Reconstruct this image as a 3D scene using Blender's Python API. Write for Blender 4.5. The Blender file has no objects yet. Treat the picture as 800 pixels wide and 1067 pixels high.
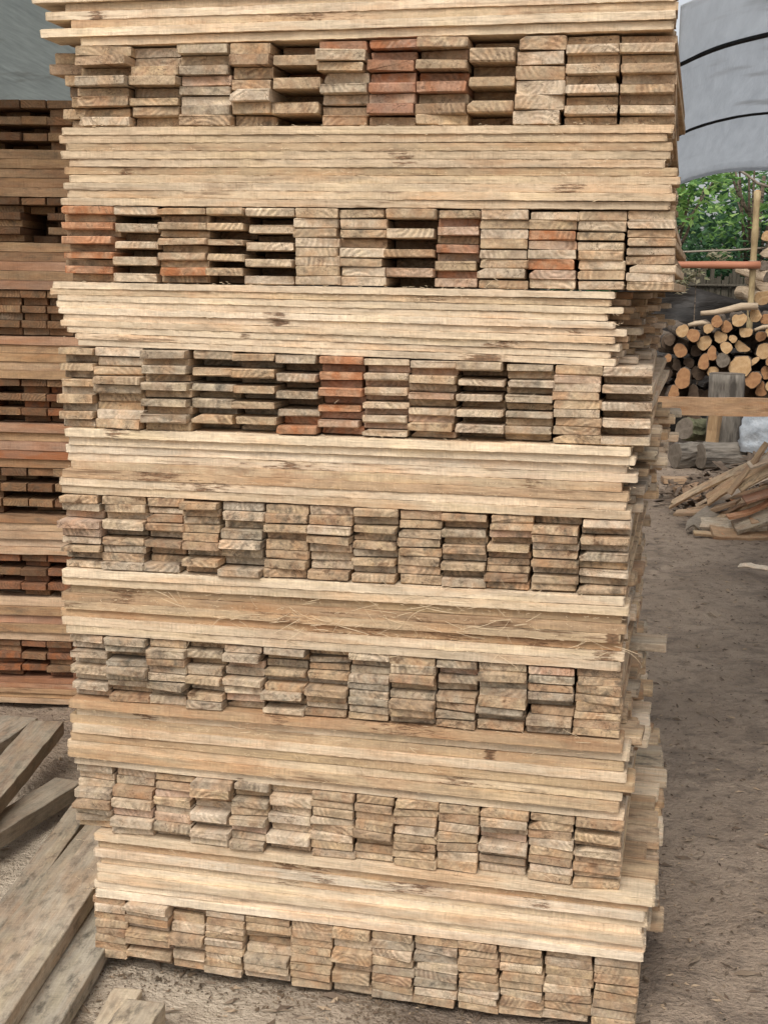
import bpy, bmesh, math, random
from mathutils import Vector, Matrix, noise as mnoise
R = math.radians
rnd = random.Random(11)
sc = bpy.context.scene
col = sc.collection

# ---------------------------------------------------------------- camera
F, PITCH, ROLL, H = 1400.0, R(9.5), R(1.0), 1.674
R0 = Vector((1, 0, 0)); U0 = Vector((0, math.sin(PITCH), math.cos(PITCH))); FW = Vector((0, math.cos(PITCH), -math.sin(PITCH)))
CR = R0*math.cos(ROLL) + U0*math.sin(ROLL); CU = U0*math.cos(ROLL) - R0*math.sin(ROLL)
CAM = Vector((0, 0, H))
cd = bpy.data.cameras.new('camera'); cam = bpy.data.objects.new('camera', cd); col.objects.link(cam)
m = Matrix((CR, CU, -FW)).transposed().to_4x4(); m.translation = CAM; cam.matrix_world = m
cd.sensor_fit = 'HORIZONTAL'; cd.sensor_width = 36; cd.lens = 36*F/800; cd.clip_end = 2000; cd.clip_start = .05
sc.camera = cam

def ray(px, py): return FW + CR*((px-400)/F) - CU*((py-533.5)/F)
def at(px, py, Y):                      # measured point of the place at distance Y in front of the viewer
    d = ray(px, py); return CAM + d*(Y/d.y)
def atz(px, py, z):                     # measured point lying at height z
    d = ray(px, py); return CAM + d*((z-H)/d.z)
class Face:                             # the vertical front plane of a stack
    def __init__(s, Y, yaw):
        s.o = Vector((0, Y, 0)); s.yaw = yaw
        s.t = Vector((math.cos(yaw), -math.sin(yaw), 0)); s.n = Vector((math.sin(yaw), math.cos(yaw), 0))
    def uz(s, px, py):
        d = ray(px, py); k = (s.o-CAM).dot(s.n)/d.dot(s.n); p = CAM + d*k
        return (p-s.o).dot(s.t), p.z
    def pt(s, u, z, dep=0): return s.o + s.t*u + s.n*dep + Vector((0, 0, z))

# ---------------------------------------------------------------- materials
def newmat(name):
    mt = bpy.data.materials.new(name); mt.use_nodes = True
    nt = mt.node_tree; nt.nodes.clear()
    out = nt.nodes.new('ShaderNodeOutputMaterial'); b = nt.nodes.new('ShaderNodeBsdfPrincipled')
    nt.links.new(b.outputs[0], out.inputs[0]); b.inputs['Roughness'].default_value = .85
    b.inputs['Specular IOR Level'].default_value = .25
    return mt, nt, b, out
class G:
    def __init__(s, nt): s.nt = nt
    def n(s, t, **kw):
        x = s.nt.nodes.new(t)
        for k, v in kw.items(): setattr(x, k, v)
        return x
    def setin(s, sock, v):
        if isinstance(v, bpy.types.NodeSocket): s.nt.links.new(v, sock)
        elif v is not None: sock.default_value = v
    def attr(s, name, out='Vector'): return s.n('ShaderNodeAttribute', attribute_name=name).outputs[out]
    def vmul(s, a, b):
        x = s.n('ShaderNodeVectorMath', operation='MULTIPLY'); s.setin(x.inputs[0], a); s.setin(x.inputs[1], b); return x.outputs[0]
    def math(s, op, a, b=None, c=None, clamp=False):
        x = s.n('ShaderNodeMath', operation=op, use_clamp=clamp)
        s.setin(x.inputs[0], a); s.setin(x.inputs[1], b)
        if c is not None: s.setin(x.inputs[2], c)
        return x.outputs[0]
    def noise(s, vec, scale=1., detail=3., rough=.55, dist=0.):
        x = s.n('ShaderNodeTexNoise'); s.setin(x.inputs['Vector'], vec)
        x.inputs['Scale'].default_value = scale; x.inputs['Detail'].default_value = detail
        x.inputs['Roughness'].default_value = rough; x.inputs['Distortion'].default_value = dist
        return x.outputs[0]
    def rng(s, v, a, b, c=0., d=1.):
        x = s.n('ShaderNodeMapRange'); s.setin(x.inputs[0], v)
        for i, q in enumerate((a, b, c, d)): s.setin(x.inputs[i+1], q)
        return x.outputs[0]
    def mix(s, f, a, b, mode='MIX'):
        x = s.n('ShaderNodeMix', data_type='RGBA', blend_type=mode); s.setin(x.inputs[0], f); s.setin(x.inputs[6], a); s.setin(x.inputs[7], b); return x.outputs[2]
    def bump(s, h, dist, strength=1., normal=None):
        x = s.n('ShaderNodeBump'); s.setin(x.inputs['Height'], h); x.inputs['Distance'].default_value = dist; x.inputs['Strength'].default_value = strength
        if normal is not None: s.setin(x.inputs['Normal'], normal)
        return x.outputs[0]
    def sep(s, v):
        x = s.n('ShaderNodeSeparateXYZ'); s.setin(x.inputs[0], v); return x.outputs

def timber_material():
    mt, nt, b, out = newmat('sawn_timber'); g = G(nt)
    bc = g.attr('bc'); st = g.sep(g.attr('stain')); tint = g.attr('tint', 'Color'); em = g.attr('endm', 'Fac'); mark = g.attr('mark', 'Fac')
    s = g.sep(bc)
    blotch = g.noise(g.vmul(bc, (5, 22, 22)), 1, 4, .6)
    fibre = g.noise(g.vmul(bc, (7, 190, 260)), 1, 3, .6)
    kerf0 = g.noise(g.vmul(bc, (210, 9, 12)), 1, 3, .7); kerf = g.math('SUBTRACT', kerf0, g.math('MULTIPLY', g.rng(g.noise(g.vmul(bc, (150, 4, 30)), 1, 2, .5), .36, .28), .16))
    kpatch = g.rng(g.noise(g.vmul(bc, (9, 30, 60)), 1, 3, .6), .4, .62, .12, 1.)
    kerf = g.math('ADD', .5, g.math('MULTIPLY', g.math('SUBTRACT', kerf, .5), kpatch))
    wear = g.noise(g.vmul(bc, (16, 50, 70)), 1, 5, .7)
    speck = g.noise(g.vmul(bc, (120, 220, 220)), 1, 2, .6)
    rad = g.math('SQRT', g.math('ADD', g.math('MULTIPLY', s[1], s[1]), g.math('MULTIPLY', s[2], s[2])))
    ring = g.math('SINE', g.math('ADD', g.math('MULTIPLY', rad, 560.), g.math('MULTIPLY', g.noise(bc, 22, 3), 9.)))
    ring = g.math('ADD', .5, g.math('MULTIPLY', g.math('SUBTRACT', g.rng(ring, -1, 1), .5), g.rng(g.noise(g.vmul(bc, (1, 14, 14)), 1, 3), .42, .62)))
    vr = g.n('ShaderNodeVectorRotate', rotation_type='X_AXIS'); g.setin(vr.inputs['Vector'], bc); g.setin(vr.inputs['Angle'], g.math('MULTIPLY', s[0], .9)); rb = vr.outputs[0]
    diag = g.math('ADD', g.math('MULTIPLY', g.noise(g.vmul(rb, (60, 210, 34)), 1, 3, .72, .5), .5), g.math('MULTIPLY', g.noise(g.vmul(rb, (10, 45, 75)), 1, 5, .78, .3), .5))
    pick = g.math('FRACT', g.math('MULTIPLY', g.math('FLOOR', g.math('MULTIPLY', s[0], 2.5)), .617))
    diag = g.math('ADD', .5, g.math('MULTIPLY', g.math('SUBTRACT', diag, .5), g.rng(pick, 0, 1, .45, 1.1)))
    ring = g.math('ADD', .5, g.math('MULTIPLY', g.math('SUBTRACT', ring, .5), g.rng(pick, .3, 1, 1.25, .3)))
    v_end = g.math('ADD', g.math('ADD', g.math('MULTIPLY', ring, .17), g.math('MULTIPLY', diag, .53)), g.math('MULTIPLY', speck, .3))
    v_side = g.math('ADD', g.math('ADD', g.math('ADD', g.math('MULTIPLY', fibre, .3), g.math('MULTIPLY', wear, .3)), g.math('MULTIPLY', kerf, .34)), g.math('MULTIPLY', speck, .14))
    mx = g.n('ShaderNodeMix', data_type='FLOAT'); g.setin(mx.inputs[0], em); g.setin(mx.inputs[2], v_side); g.setin(mx.inputs[3], v_end)
    v = mx.outputs[0]
    gain = g.math('MULTIPLY', g.rng(v, .3, .7, .5, 1.36), g.rng(blotch, .25, .75, .74, 1.2))
    c = g.mix(1., tint, gain, 'MULTIPLY')
    hue = g.noise(g.vmul(bc, (3.5, 16, 20)), 1, 3, .6)
    c = g.mix(g.rng(hue, .5, .68), c, g.mix(1., c, (1.0, .875, .775, 1), 'MULTIPLY'))
    c = g.mix(g.rng(hue, .46, .3), c, g.mix(1., c, (1.1, 1.08, 1.0, 1), 'MULTIPLY'))
    # darker heartwood streak, mould and rust-coloured sap stains: marks of the wood itself
    mould = g.math('MULTIPLY', g.rng(g.noise(g.vmul(bc, (14, 30, 34)), 1, 5, .72), .5, .66), st[0])
    c = g.mix(g.math('MULTIPLY', mould, .82), c, (.095, .082, .062, 1))
    sap = g.math('MULTIPLY', g.rng(g.noise(g.vmul(bc, (9, 30, 24)), 1, 4, .6), .46, .6), st[1])
    c = g.mix(g.math('MULTIPLY', sap, .75), c, (.36, .125, .045, 1))
    dark = g.math('MULTIPLY', g.rng(g.noise(g.vmul(bc, (4, 30, 45)), 1, 5, .62), .585, .67), st[2])
    c = g.mix(g.math('MULTIPLY', dark, .85), c, (.1, .05, .025, 1))
    mk = g.rng(g.math('ADD', mark, g.math('MULTIPLY', g.math('SUBTRACT', g.noise(g.vmul(bc, (22, 60, 190)), 1, 5, .75), .5), 1.9)), .42, .62)
    c = g.mix(g.math('MULTIPLY', mk, .88), c, g.mix(g.rng(speck, .35, .65), (.075, .04, .022, 1), (.2, .105, .055, 1)))
    crack = g.math('MULTIPLY', em, g.math('MULTIPLY', g.rng(g.math('ABSOLUTE', g.math('SUBTRACT', g.noise(g.vmul(rb, (8, 22, 60)), 1, 4, .6), .5)), .012, .004), g.rng(g.noise(g.vmul(bc, (8, 12, 12)), 1, 2), .5, .58)))
    c = g.mix(g.math('MULTIPLY', crack, .75), c, (.06, .04, .025, 1))
    grime = g.math('MULTIPLY', em, g.rng(g.noise(g.vmul(bc, (20, 26, 40)), 1, 5, .7), .5, .72))
    c = g.mix(g.math('MULTIPLY', grime, .55), c, (.155, .105, .062, 1))
    nt.links.new(c, b.inputs['Base Color'])
    b.inputs['Roughness'].default_value = .9
    nt.links.new(g.bump(v, .005, .9), b.inputs['Normal'])
    return mt
WOOD = timber_material()

def simple(name, c1, c2, scale=(20, 20, 20), bump=.01, rough=.9, detail=4, c3=None):
    mt, nt, b, out = newmat(name); g = G(nt)
    tc = g.n('ShaderNodeTexCoord').outputs['Object']
    nz = g.noise(g.vmul(tc, scale), 1, detail, .6)
    c = g.mix(g.rng(nz, .3, .7), (*c1, 1), (*c2, 1))
    if c3: c = g.mix(g.rng(g.noise(g.vmul(tc, tuple(q*.35 for q in scale)), 1, 4), .5, .62), c, (*c3, 1))
    nt.links.new(c, b.inputs['Base Color']); b.inputs['Roughness'].default_value = rough
    if bump: nt.links.new(g.bump(nz, bump), b.inputs['Normal'])
    return mt

# ---------------------------------------------------------------- object helpers
def link(name, me, parent=None):
    o = bpy.data.objects.new(name, me); col.objects.link(o)
    if parent: o.parent = parent
    return o
def tag(o, label=None, cat=None, group=None, kind=None):
    for k, v in (('label', label), ('category', cat), ('group', group), ('kind', kind)):
        if v: o[k] = v
    return o
def mesh_from(name, verts, faces, mat, smooth=False):
    me = bpy.data.meshes.new(name); me.from_pydata(verts, [], faces); me.update()
    if mat: me.materials.append(mat)
    if smooth:
        for p in me.polygons: p.use_smooth = True
    return me

class Boards:
    """collects boards (one or many) and makes a timber mesh with its grain attributes"""
    def __init__(s): s.v = []; s.f = []; s.e = []; s.bc = []; s.t = []; s.st = []; s.mk = []
    def add(s, L, W, T, tint, stain, seed, mtx=None, nst=2, rough=.0012, y0=None, skew=0., bow=0., wane=0., marks=(), jag=None, chf=1.):
        r = random.Random(seed); base = len(s.v)
        y0 = -W/2 if y0 is None else y0
        off = Vector((r.uniform(0, 400), r.choice((-1, 1))*r.uniform(.0, .07), r.choice((-1, 1))*r.uniform(.012, .07)))
        c = [r.uniform(.0007, .0022)*chf for _ in range(4)]; jag = rough*.35 if jag is None else jag
        w1 = wane*W*r.uniform(.1, .3) if wane else c[2]; w2 = wane*T*r.uniform(.4, .8) if wane else c[2]
        prof = [(c[0], 0), (W-c[1], 0), (W, c[1]), (W, T-(w2 if wane > 0 else c[2])), (W-(w1 if wane > 0 else c[2]), T), (c[3], T), (0, T-c[3]), (0, c[0])]
        if nst == 2: xs = [0, .003, .05, L-.004, L]
        else: xs = [0, .004]+[L*(i+r.uniform(-.3, .3))/nst for i in range(1, nst)]+[L-.004, L]
        k1 = [r.uniform(-1, 1) for _ in range(12)]; k2 = [r.uniform(-1, 1) for _ in range(12)]; k3 = [r.uniform(-1, 1) for _ in range(12)]
        def kn(k, x):
            q = max(0, min(.999, x/L))*10; i = int(q); f = q-i; f = f*f*(3-2*f); return k[i]*(1-f)+k[i+1]*f
        n = len(xs)
        for j, x in enumerate(xs):
            endy = j in (0, n-1); ins = .0012 if endy else 0
            for q, (y, z) in enumerate(prof):
                yy = y+y0; zz = z
                if y < W*.5: yy += ins
                else: yy -= ins
                if z < T*.5: zz += ins
                else: zz -= ins
                if nst > 2 or not endy:
                    top = z > T*.5; fr = y < W*.5
                    zz += rough*(kn(k1, x) if top else kn(k2, x)) + (r.uniform(-.5, .5)*jag if nst > 2 else 0)
                    yy += rough*1.6*kn(k3, x) + (r.uniform(-1, 1)*jag if nst > 2 else 0)
                else:
                    zz += r.uniform(-.5, .5)*rough; yy += r.uniform(-.8, .8)*rough
                zz += bow*4*(x/L)*(1-x/L)
                xx = x + skew*(y-W/2)*(1 if j < n/2 else -.5) + (r.uniform(-.0016, .0016) if j in (0, 1, n-1, n-2) else 0)
                p = Vector((xx, yy, zz)); s.bc.append(p+off)
                s.v.append(mtx @ p if mtx else p); s.t.append(tint); s.st.append(stain); s.mk.append(max([q*max(0, 1-abs(x-c0)/hw)**.5 for c0, hw, q in marks], default=0.))
        for j in range(n-1):
            for q in range(8):
                a = base+j*8+q; b2 = base+j*8+(q+1) % 8
                s.f.append((a, a+8, b2+8, b2)); s.e.append(1. if j in (0, n-2) else 0.)
        s.f.append(tuple(base+q for q in range(8))); s.e.append(1.)
        s.f.append(tuple(base+(n-1)*8+q for q in range(7, -1, -1))); s.e.append(1.)
    def mesh(s, name):
        me = mesh_from(name, s.v, s.f, WOOD)
        a = me.attributes.new('bc', 'FLOAT_VECTOR', 'POINT'); a.data.foreach_set('vector', [x for p in s.bc for x in p])
        a = me.attributes.new('stain', 'FLOAT_VECTOR', 'POINT'); a.data.foreach_set('vector', [x for p in s.st for x in p])
        a = me.attributes.new('tint', 'FLOAT_COLOR', 'POINT'); a.data.foreach_set('color', [x for p in s.t for x in (*p, 1)])
        a = me.attributes.new('mark', 'FLOAT', 'POINT'); a.data.foreach_set('value', s.mk)
        a = me.attributes.new('endm', 'FLOAT', 'FACE'); a.data.foreach_set('value', s.e)
        return me

TINT = {'tan': (.50, .372, .24), 'pale': (.61, .495, .365), 'cream': (.655, .545, .415), 'grey': (.43, .36, .27), 'red': (.38, .22, .145), 'orange': (.51, .285, .165),
        'dark': (.27, .18, .115), 'pink': (.53, .375, .28), 'brown': (.41, .285, .18), 'slate': (.38, .335, .265)}
WORD = {'tan': 'tan', 'pale': 'pale tan', 'cream': 'creamy', 'grey': 'weathered grey', 'red': 'reddish brown', 'orange': 'orange', 'dark': 'dark brown', 'pink': 'pinkish', 'brown': 'brown', 'slate': 'slate grey'}
STAIN = {'tan': (.6, .2, .5), 'pale': (.35, .12, .3), 'cream': (.12, .05, .12), 'grey': (1., .12, .3), 'red': (.2, .7, .4), 'orange': (.1, 1., .3), 'dark': (.5, .2, .9), 'pink': (.2, .3, .2), 'brown': (.5, .2, .6), 'slate': (1., 0, .2)}
def shade(tn, r):
    k = r.uniform(.86, 1.1); h = r.uniform(-.04, .04)
    c = TINT[tn]; return (c[0]*k*(1+h*.4), c[1]*k, c[2]*k*(1-h))
def stain(tn, r): return tuple(min(1., x*r.uniform(.3, 1.5)) for x in STAIN[tn])
ORD = 'first second third fourth fifth sixth seventh eighth ninth tenth eleventh twelfth thirteenth fourteenth'.split()
def ordn(i): return 'top' if i == 0 else ORD[i]

CANDS = []      # every board of the two stacks: (visible picture area, builder arguments, label, place)

# ---------------------------------------------------------------- the tall stack
FS = Face(2.96, R(12))
E_ = [((85, 48), (700, 31), (70, 132), (700, 129)), ((66, 214), (698, 219), (65, 293), (650, 303)), ((80, 360), (640, 382), (68, 445), (665, 465)),
      ((65, 514), (650, 542), (68, 591), (650, 621)), ((70, 659), (645, 699), (72, 727), (645, 772)), ((80, 797), (645, 857), (80, 863), (645, 930)),
      ((100, 934), (660, 1001), (100, 997), (473, 1053))]
COLS = [[80, 135, 186, 240, 282, 333, 383, 433, 487, 536, 588, 645, 705], [65, 119, 165, 216, 256, 306, 353, 402, 454, 499, 550, 601, 652, 704],
        [62, 99, 150, 198, 243, 288, 331, 377, 425, 475, 525, 576, 627, 680], [65, 107, 152, 191, 230, 275, 321, 367, 414, 460, 507, 553, 603, 655],
        [72, 111, 155, 195, 233, 274, 318, 362, 406, 454, 497, 549, 598, 648], [78, 117, 160, 200, 241, 279, 324, 369, 410, 455, 498, 549, 597, 648],
        [98, 132, 178, 213, 254, 302, 346, 387, 431, 477, 520, 566, 617, 665]]
# per column: boards, arrangement (r ragged, a every second set back, g every second set far back, f flush), tints top to bottom (cycled)
SPEC = [
 ['8r tan brown tan grey', '8r tan grey tan', '8r grey tan', '7r tan brown', '7g dark tan red tan dark tan dark', '8r red pale tan grey tan pale brown orange', '8a red', '8a tan dark tan red red', '7g brown tan', '6f tan pale', '9a tan pale', '9a brown pale tan'],
 ['10a orange tan', '9g pale brown', '10a tan brown tan tan tan tan tan tan orange tan', '10g tan dark', '9g pale dark', '8f tan pale', '8r tan pale tan brown pale tan', '8g tan dark pale dark brown tan pink tan', '9a tan red pink', '8f pale tan', '8f pink tan orange', '8f tan pale', '9f tan pale brown'],
 ['10a tan grey', '9r tan grey tan', '10a grey tan', '10g grey slate tan', '10g tan grey', '9g grey dark grey dark grey dark grey orange orange', '10a orange red', '11a pale pink', '10a pale pink tan', '10g pale brown', '10a grey tan', '9f tan pink pale', '9g pale tan'],
 ['9r tan grey pale', '9r grey tan', '9r brown grey dark', '9r pale tan brown', '8r slate pale grey', '8r tan brown', '8r pale tan', '9a tan grey', '8f brown tan grey', '9a tan brown grey', '10r brown tan dark', '9r pale tan brown', '9a pale grey tan'],
 ['8a pale cream', '9r grey slate', '8r brown grey', '8r tan grey', '8r pale grey', '9r grey tan', '9r tan grey brown', '9r slate grey', '8r tan grey brown', '8r grey brown', '8r grey tan slate', '8r grey slate brown', '8f brown tan'],
 ['8r grey tan pale', '7r pale grey tan', '8r tan brown pink', '8r pale tan brown', '8r grey tan', '7r pale', '8f tan pale', '8r brown tan', '8f pale tan brown', '7f tan brown pale', '8r tan pale grey', '8f pale tan brown', '9a brown pale tan'],
 ['8f brown tan', '9r pale tan brown', '7r brown red pale', '9f pale tan', '8r pale tan', '8f brown tan', '6a tan pale', '8f tan grey brown', '8f pale grey slate', '9f brown tan', '8f brown tan pale', '8f tan pale brown', '8f grey tan brown'],
]
def lerp(a, b, f): return a+(b-a)*f
def lerpuv(A, B, u): return lerp(A[1], B[1], (u-A[0])/(B[0]-A[0]))
LINES = []
for (a, b, c, d) in E_:
    LINES.append((FS.uz(*a), FS.uz(*b), FS.uz(*c), FS.uz(*d)))
BL = 1.30
def put(kind, area, args, mtx, label): CANDS.append((area, kind, args, mtx, label))
def mat_for(face, u, z, dep, ang, roll_, endon):
    p = face.pt(u, z, dep)
    mm = Matrix.Translation(p) @ Matrix.Rotation((R(90)-face.yaw if endon else -face.yaw)+ang, 4, 'Z')
    return mm @ Matrix.Rotation(roll_, 4, 'X' if endon else 'Y')
SPECIAL = {}
for k, (tl, tr, bl, br) in enumerate(LINES):
    r = random.Random(100+k)
    ymid = (E_[k][0][1]+E_[k][1][1]+E_[k][2][1]+E_[k][3][1])/4
    for ci, spec in enumerate(SPEC[k]):
        head, *tints = spec.split(); n = int(head[:-1]); arr = head[-1]
        x0, x1 = COLS[k][ci], COLS[k][ci+1]
        fx = ((x0+x1)/2-70)/600
        ytop = lerp(E_[k][0][1], E_[k][1][1], fx); ybot = lerp(E_[k][2][1], E_[k][3][1], fx)
        u0, _ = FS.uz(x0, (ytop+ybot)/2); u1, _ = FS.uz(x1, (ytop+ybot)/2); uc = (u0+u1)/2
        pitchw = u1-u0
        zt = lerpuv(tl, tr, uc)-.001; zb = lerpuv(bl, br, uc)+.0015
        if k == 6: zb = max(zb, .006)
        slope = math.atan2(br[1]-bl[1], br[0]-bl[0])
        t = (zt-zb)/n
        lean = r.uniform(-.006, .006)
        cshift = r.gauss(0, .005)
        for i in range(n):                    # i = 0 is the topmost board
            z = zt-(i+1)*t
            tn = tints[i % len(tints)]
            if arr == 'r' and r.random() < .3: tn = r.choice(('tan', 'brown', 'pale', 'pink', 'grey', 'cream'))
            if tn in ('red', 'orange') and r.random() < .1: tn = r.choice(('pink', 'tan', 'brown'))
            if arr == 'f' and r.random() < .2: tn = r.choice(('tan', 'pale', 'tan'))
            W = min(pitchw*r.uniform(.93, .985), pitchw-.002); du = r.uniform(-.5, .5)*(pitchw-W)
            back = i % 2 == (1 if (ci+k) % 2 else 0) if arr in 'ag' else False
            if arr in 'ag': back = i % 2 == 0 if n % 2 == 1 and k in (0,) else i % 2 == 1
            if arr == 'a': dep = r.uniform(.012, .03) if back else r.uniform(-.012, .002)
            elif arr == 'g': dep = (r.uniform(.05, .14) if k != 2 else r.uniform(.035, .09)) if back else r.uniform(-.014, .004)
            elif arr == 'f': dep = r.uniform(-.003, .004)
            else: dep = r.choice((0, 0, 0, .012, -.012, .022, -.004, -.018, .03))+r.uniform(-.004, .004)
            dep += cshift
            if dep < -.026: dep = -.026
            th = t*r.choice((1, 1, .97, .93, .88))-.001*r.random()
            if k == 0 and tn in ('red', 'dark'): dep += .006
            tint = shade(tn, r); stn = stain(tn, r)
            if tn not in ('red', 'orange'): tint = tuple(lerp(q, q2, .3) for q, q2 in zip(tint, TINT['tan']))
            if k in (3, 4): stn = (min(1, stn[0]*1.5+.35), stn[1], min(1, stn[2]*1.4+.25))
            wane = r.uniform(.4, 1) if r.random() < .07 else 0
            args = dict(L=BL-max(dep, 0), W=W, T=th, tint=tint, stain=stn, seed=r.random(), skew=r.uniform(-.06, .06) if r.random() < .75 else r.uniform(-.2, .2), wane=wane, rough=.002)
            vis = 1 if dep < .01 else (.7 if dep < .05 else .25)
            hpx = (ybot-ytop)/n
            back_w = 'set back ' if dep > .05 else ''
            word = WORD[tn]
            lab = f"{word} board end {ordn(i)} of {ORD[ci]} column from left, {ORD[k]} end-grain layer down"
            mtx = mat_for(FS, uc+du+lean*(i-n/2)/n, z, dep, r.gauss(0, R(.7)), -slope+r.gauss(0, R(.4)), True)
            put('main', vis*(x1-x0)*hpx, args, mtx, lab)

# boards lying the other way between the end-grain layers: front row and the rows behind it
#   left end px, right end px, tiers, tints
SIDE = [
 ((36, 33, 65, 46, 73, 42, 82), (703, 704, 706, 703, 706, 704, 702), None, 'pale pale tan pale tan cream pale'),
 ((66, 62, 70, 64, 72, 66, 72, 66, 70, 64), (701, 694, 700, 698, 692, 706, 708, 700, 704, 698), 10, 'pale pale tan pale pale tan pale cream pale pale'),
 ((56, 52, 60, 58, 62, 66, 64, 70, 78, 80), (640, 636, 648, 632, 640, 652, 640, 646, 636, 642), 10, 'pale tan cream pale cream pale pale cream pale cream'),
 ((70, 72, 68, 70, 74, 66, 62, 64), (657, 662, 652, 664, 648, 655, 652, 657), 8, 'cream cream cream pale tan brown pale pale'),
 ((68, 66, 72, 64, 68, 62, 66, 70), (650, 655, 648, 652, 646, 648, 650, 646), 8, 'cream pale tan brown tan brown pale pale'),
 ((74, 78, 72, 76, 74, 70, 72, 76), (648, 655, 650, 652, 660, 648, 645, 650), 8, 'brown pale tan pale tan pale tan cream'),
 ((100, 102, 98, 104, 100, 102, 98, 100), (682, 676, 672, 674, 668, 670, 672, 670), 8, 'pale tan cream pale cream pale cream cream'),
]
# bark-edge streaks and knots on the sawn edges: picture place, half length in px
MARKS = [(450, 311, 26), (525, 360, 28), (505, 376, 32), (290, 333, 17), (255, 348, 12), (165, 493, 85), (215, 511, 55), (300, 904, 24), (300, 918, 20), (151, 744, 26), (290, 749, 18), (630, 680, 24), (638, 663, 8),
         (510, 789, 7), (100, 12, 14), (330, 20, 70), (590, 199, 22), (380, 655, 60), (470, 660, 70), (300, 640, 60), (560, 668, 40), (420, 760, 80), (480, 818, 40), (250, 815, 10),
         (330, 910, 30), (430, 925, 60), (560, 945, 25), (130, 178, 12), (420, 165, 20), (600, 343, 15), (120, 455, 30), (550, 500, 20), (300, 484, 70), (130, 620, 30), ]
MARKUZ = [(*FS.uz(x, y), h) for x, y, h in MARKS]
def marks_for(ul, zs, L, th, ang):
    out = []
    for u, z, h in MARKUZ:
        x = u-ul; zb = zs+math.tan(ang)*x
        if 0 < x < L and zb-.001 <= z < zb+th+.001: out.append((x, max(h*.0024, .016), (.52+.2*((h*7) % 5)/5) if h > 9 else 1.))
    return out
for k in range(7):
    lefts, rights, n, tints = SIDE[k]; tints = tints.split()
    r = random.Random(300+k)
    if k == 0: bl, br = LINES[0][0], LINES[0][1]; n = 7
    else: bl, br = LINES[k][0], LINES[k][1]; tl, tr = LINES[k-1][2], LINES[k-1][3]
    for i in range(n):
        if k == 0:
            z0 = .003+.0183*(n-1-i); zl, zr = bl[1]+z0, br[1]+z0; th = .0178
            yl = 48-9.*(n-.5-i)
        else:
            f = 1-(i+1)/n; zl = lerp(bl[1], tl[1]-.002, f)+.0008; zr = lerp(br[1], tr[1]-.002, f)+.0008
            th = ((tl[1]+tr[1])-(bl[1]+br[1])-.004)/2/n-.0003
            yl = lerp(E_[k-1][2][1], E_[k][0][1], (i+.5)/n)
        yr = yl+(E_[k][1][1]-E_[k][0][1])
        ul, _ = FS.uz(lefts[i], yl); ur, _ = FS.uz(rights[i], yr)
        L = ur-ul; ang = math.atan2(zr-zl, br[0]-bl[0])
        zs = lerpuv((bl[0], zl), (br[0], zr), ul)
        tn = tints[i]
        dep = (r.uniform(-.004, .003) if k < 3 else r.uniform(-.010, .006)) - (.006 if i == 0 and k > 0 else 0)
        if k == 0 and i in (2, 4, 6): dep += .008
        stn = list(stain(tn, r)); stn[2] = r.choice((.2, .35, .5, .8)) ; stn[0] *= .35; sh = shade(tn, r); sh = tuple(lerp(q, q2, .4 if k < 3 else .12)*({0: 1.02, 1: .96, 2: 1.05, 3: 1.03, 4: .97, 5: .98, 6: 1.03}[k])*f_ for q, q2, f_ in zip(sh, TINT['pale' if k not in (1, 4, 5) else 'tan'], (1., .985, .945)))
        if k == 4: stn = [.25, .1, 1.] if i in (2, 3, 4) else stn
        args = dict(L=L, W=.1, T=th, tint=sh, stain=tuple(stn), seed=r.random(), nst=110, rough=.0006, jag=.0009, chf=.45, y0=0., skew=r.uniform(-.03, .03), marks=marks_for(ul, zs, L, th, ang))
        mtx = mat_for(FS, ul, zs, dep, r.gauss(0, R(.12)), -ang, False)
        wh = 'topmost sideways layer' if k == 0 else f"sideways layer under {ORD[k-1]} end-grain layer"
        put('main', L*420*10.5, args, mtx, f"{WORD[tn]} long board, {ordn(i)} in {wh} of tall stack")
        for row in range(1, 12):
            over = r.uniform(-.02, .055)+.004*row if k < 4 else r.uniform(-.028, .028)
            if k < 2: over = r.uniform(-.03, .0)
            lo = r.uniform(0, .04)
            LL = L+over-lo
            tn2 = r.choice(('tan', 'pale', 'tan', 'tan', 'brown', 'pale', 'grey'))
            a2 = dict(L=LL, W=.098, T=th, tint=shade(tn2, r), stain=stain(tn2, r), seed=r.random(), y0=0., rough=.0013, skew=r.uniform(-.1, .1))
            put('row', 26*9*(.5 if row < 3 else .35) if k > 1 else 0, a2, mat_for(FS, ul+lo, zs, dep+.106*row+r.uniform(-.003, .003), 0, -ang, False), None)

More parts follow.
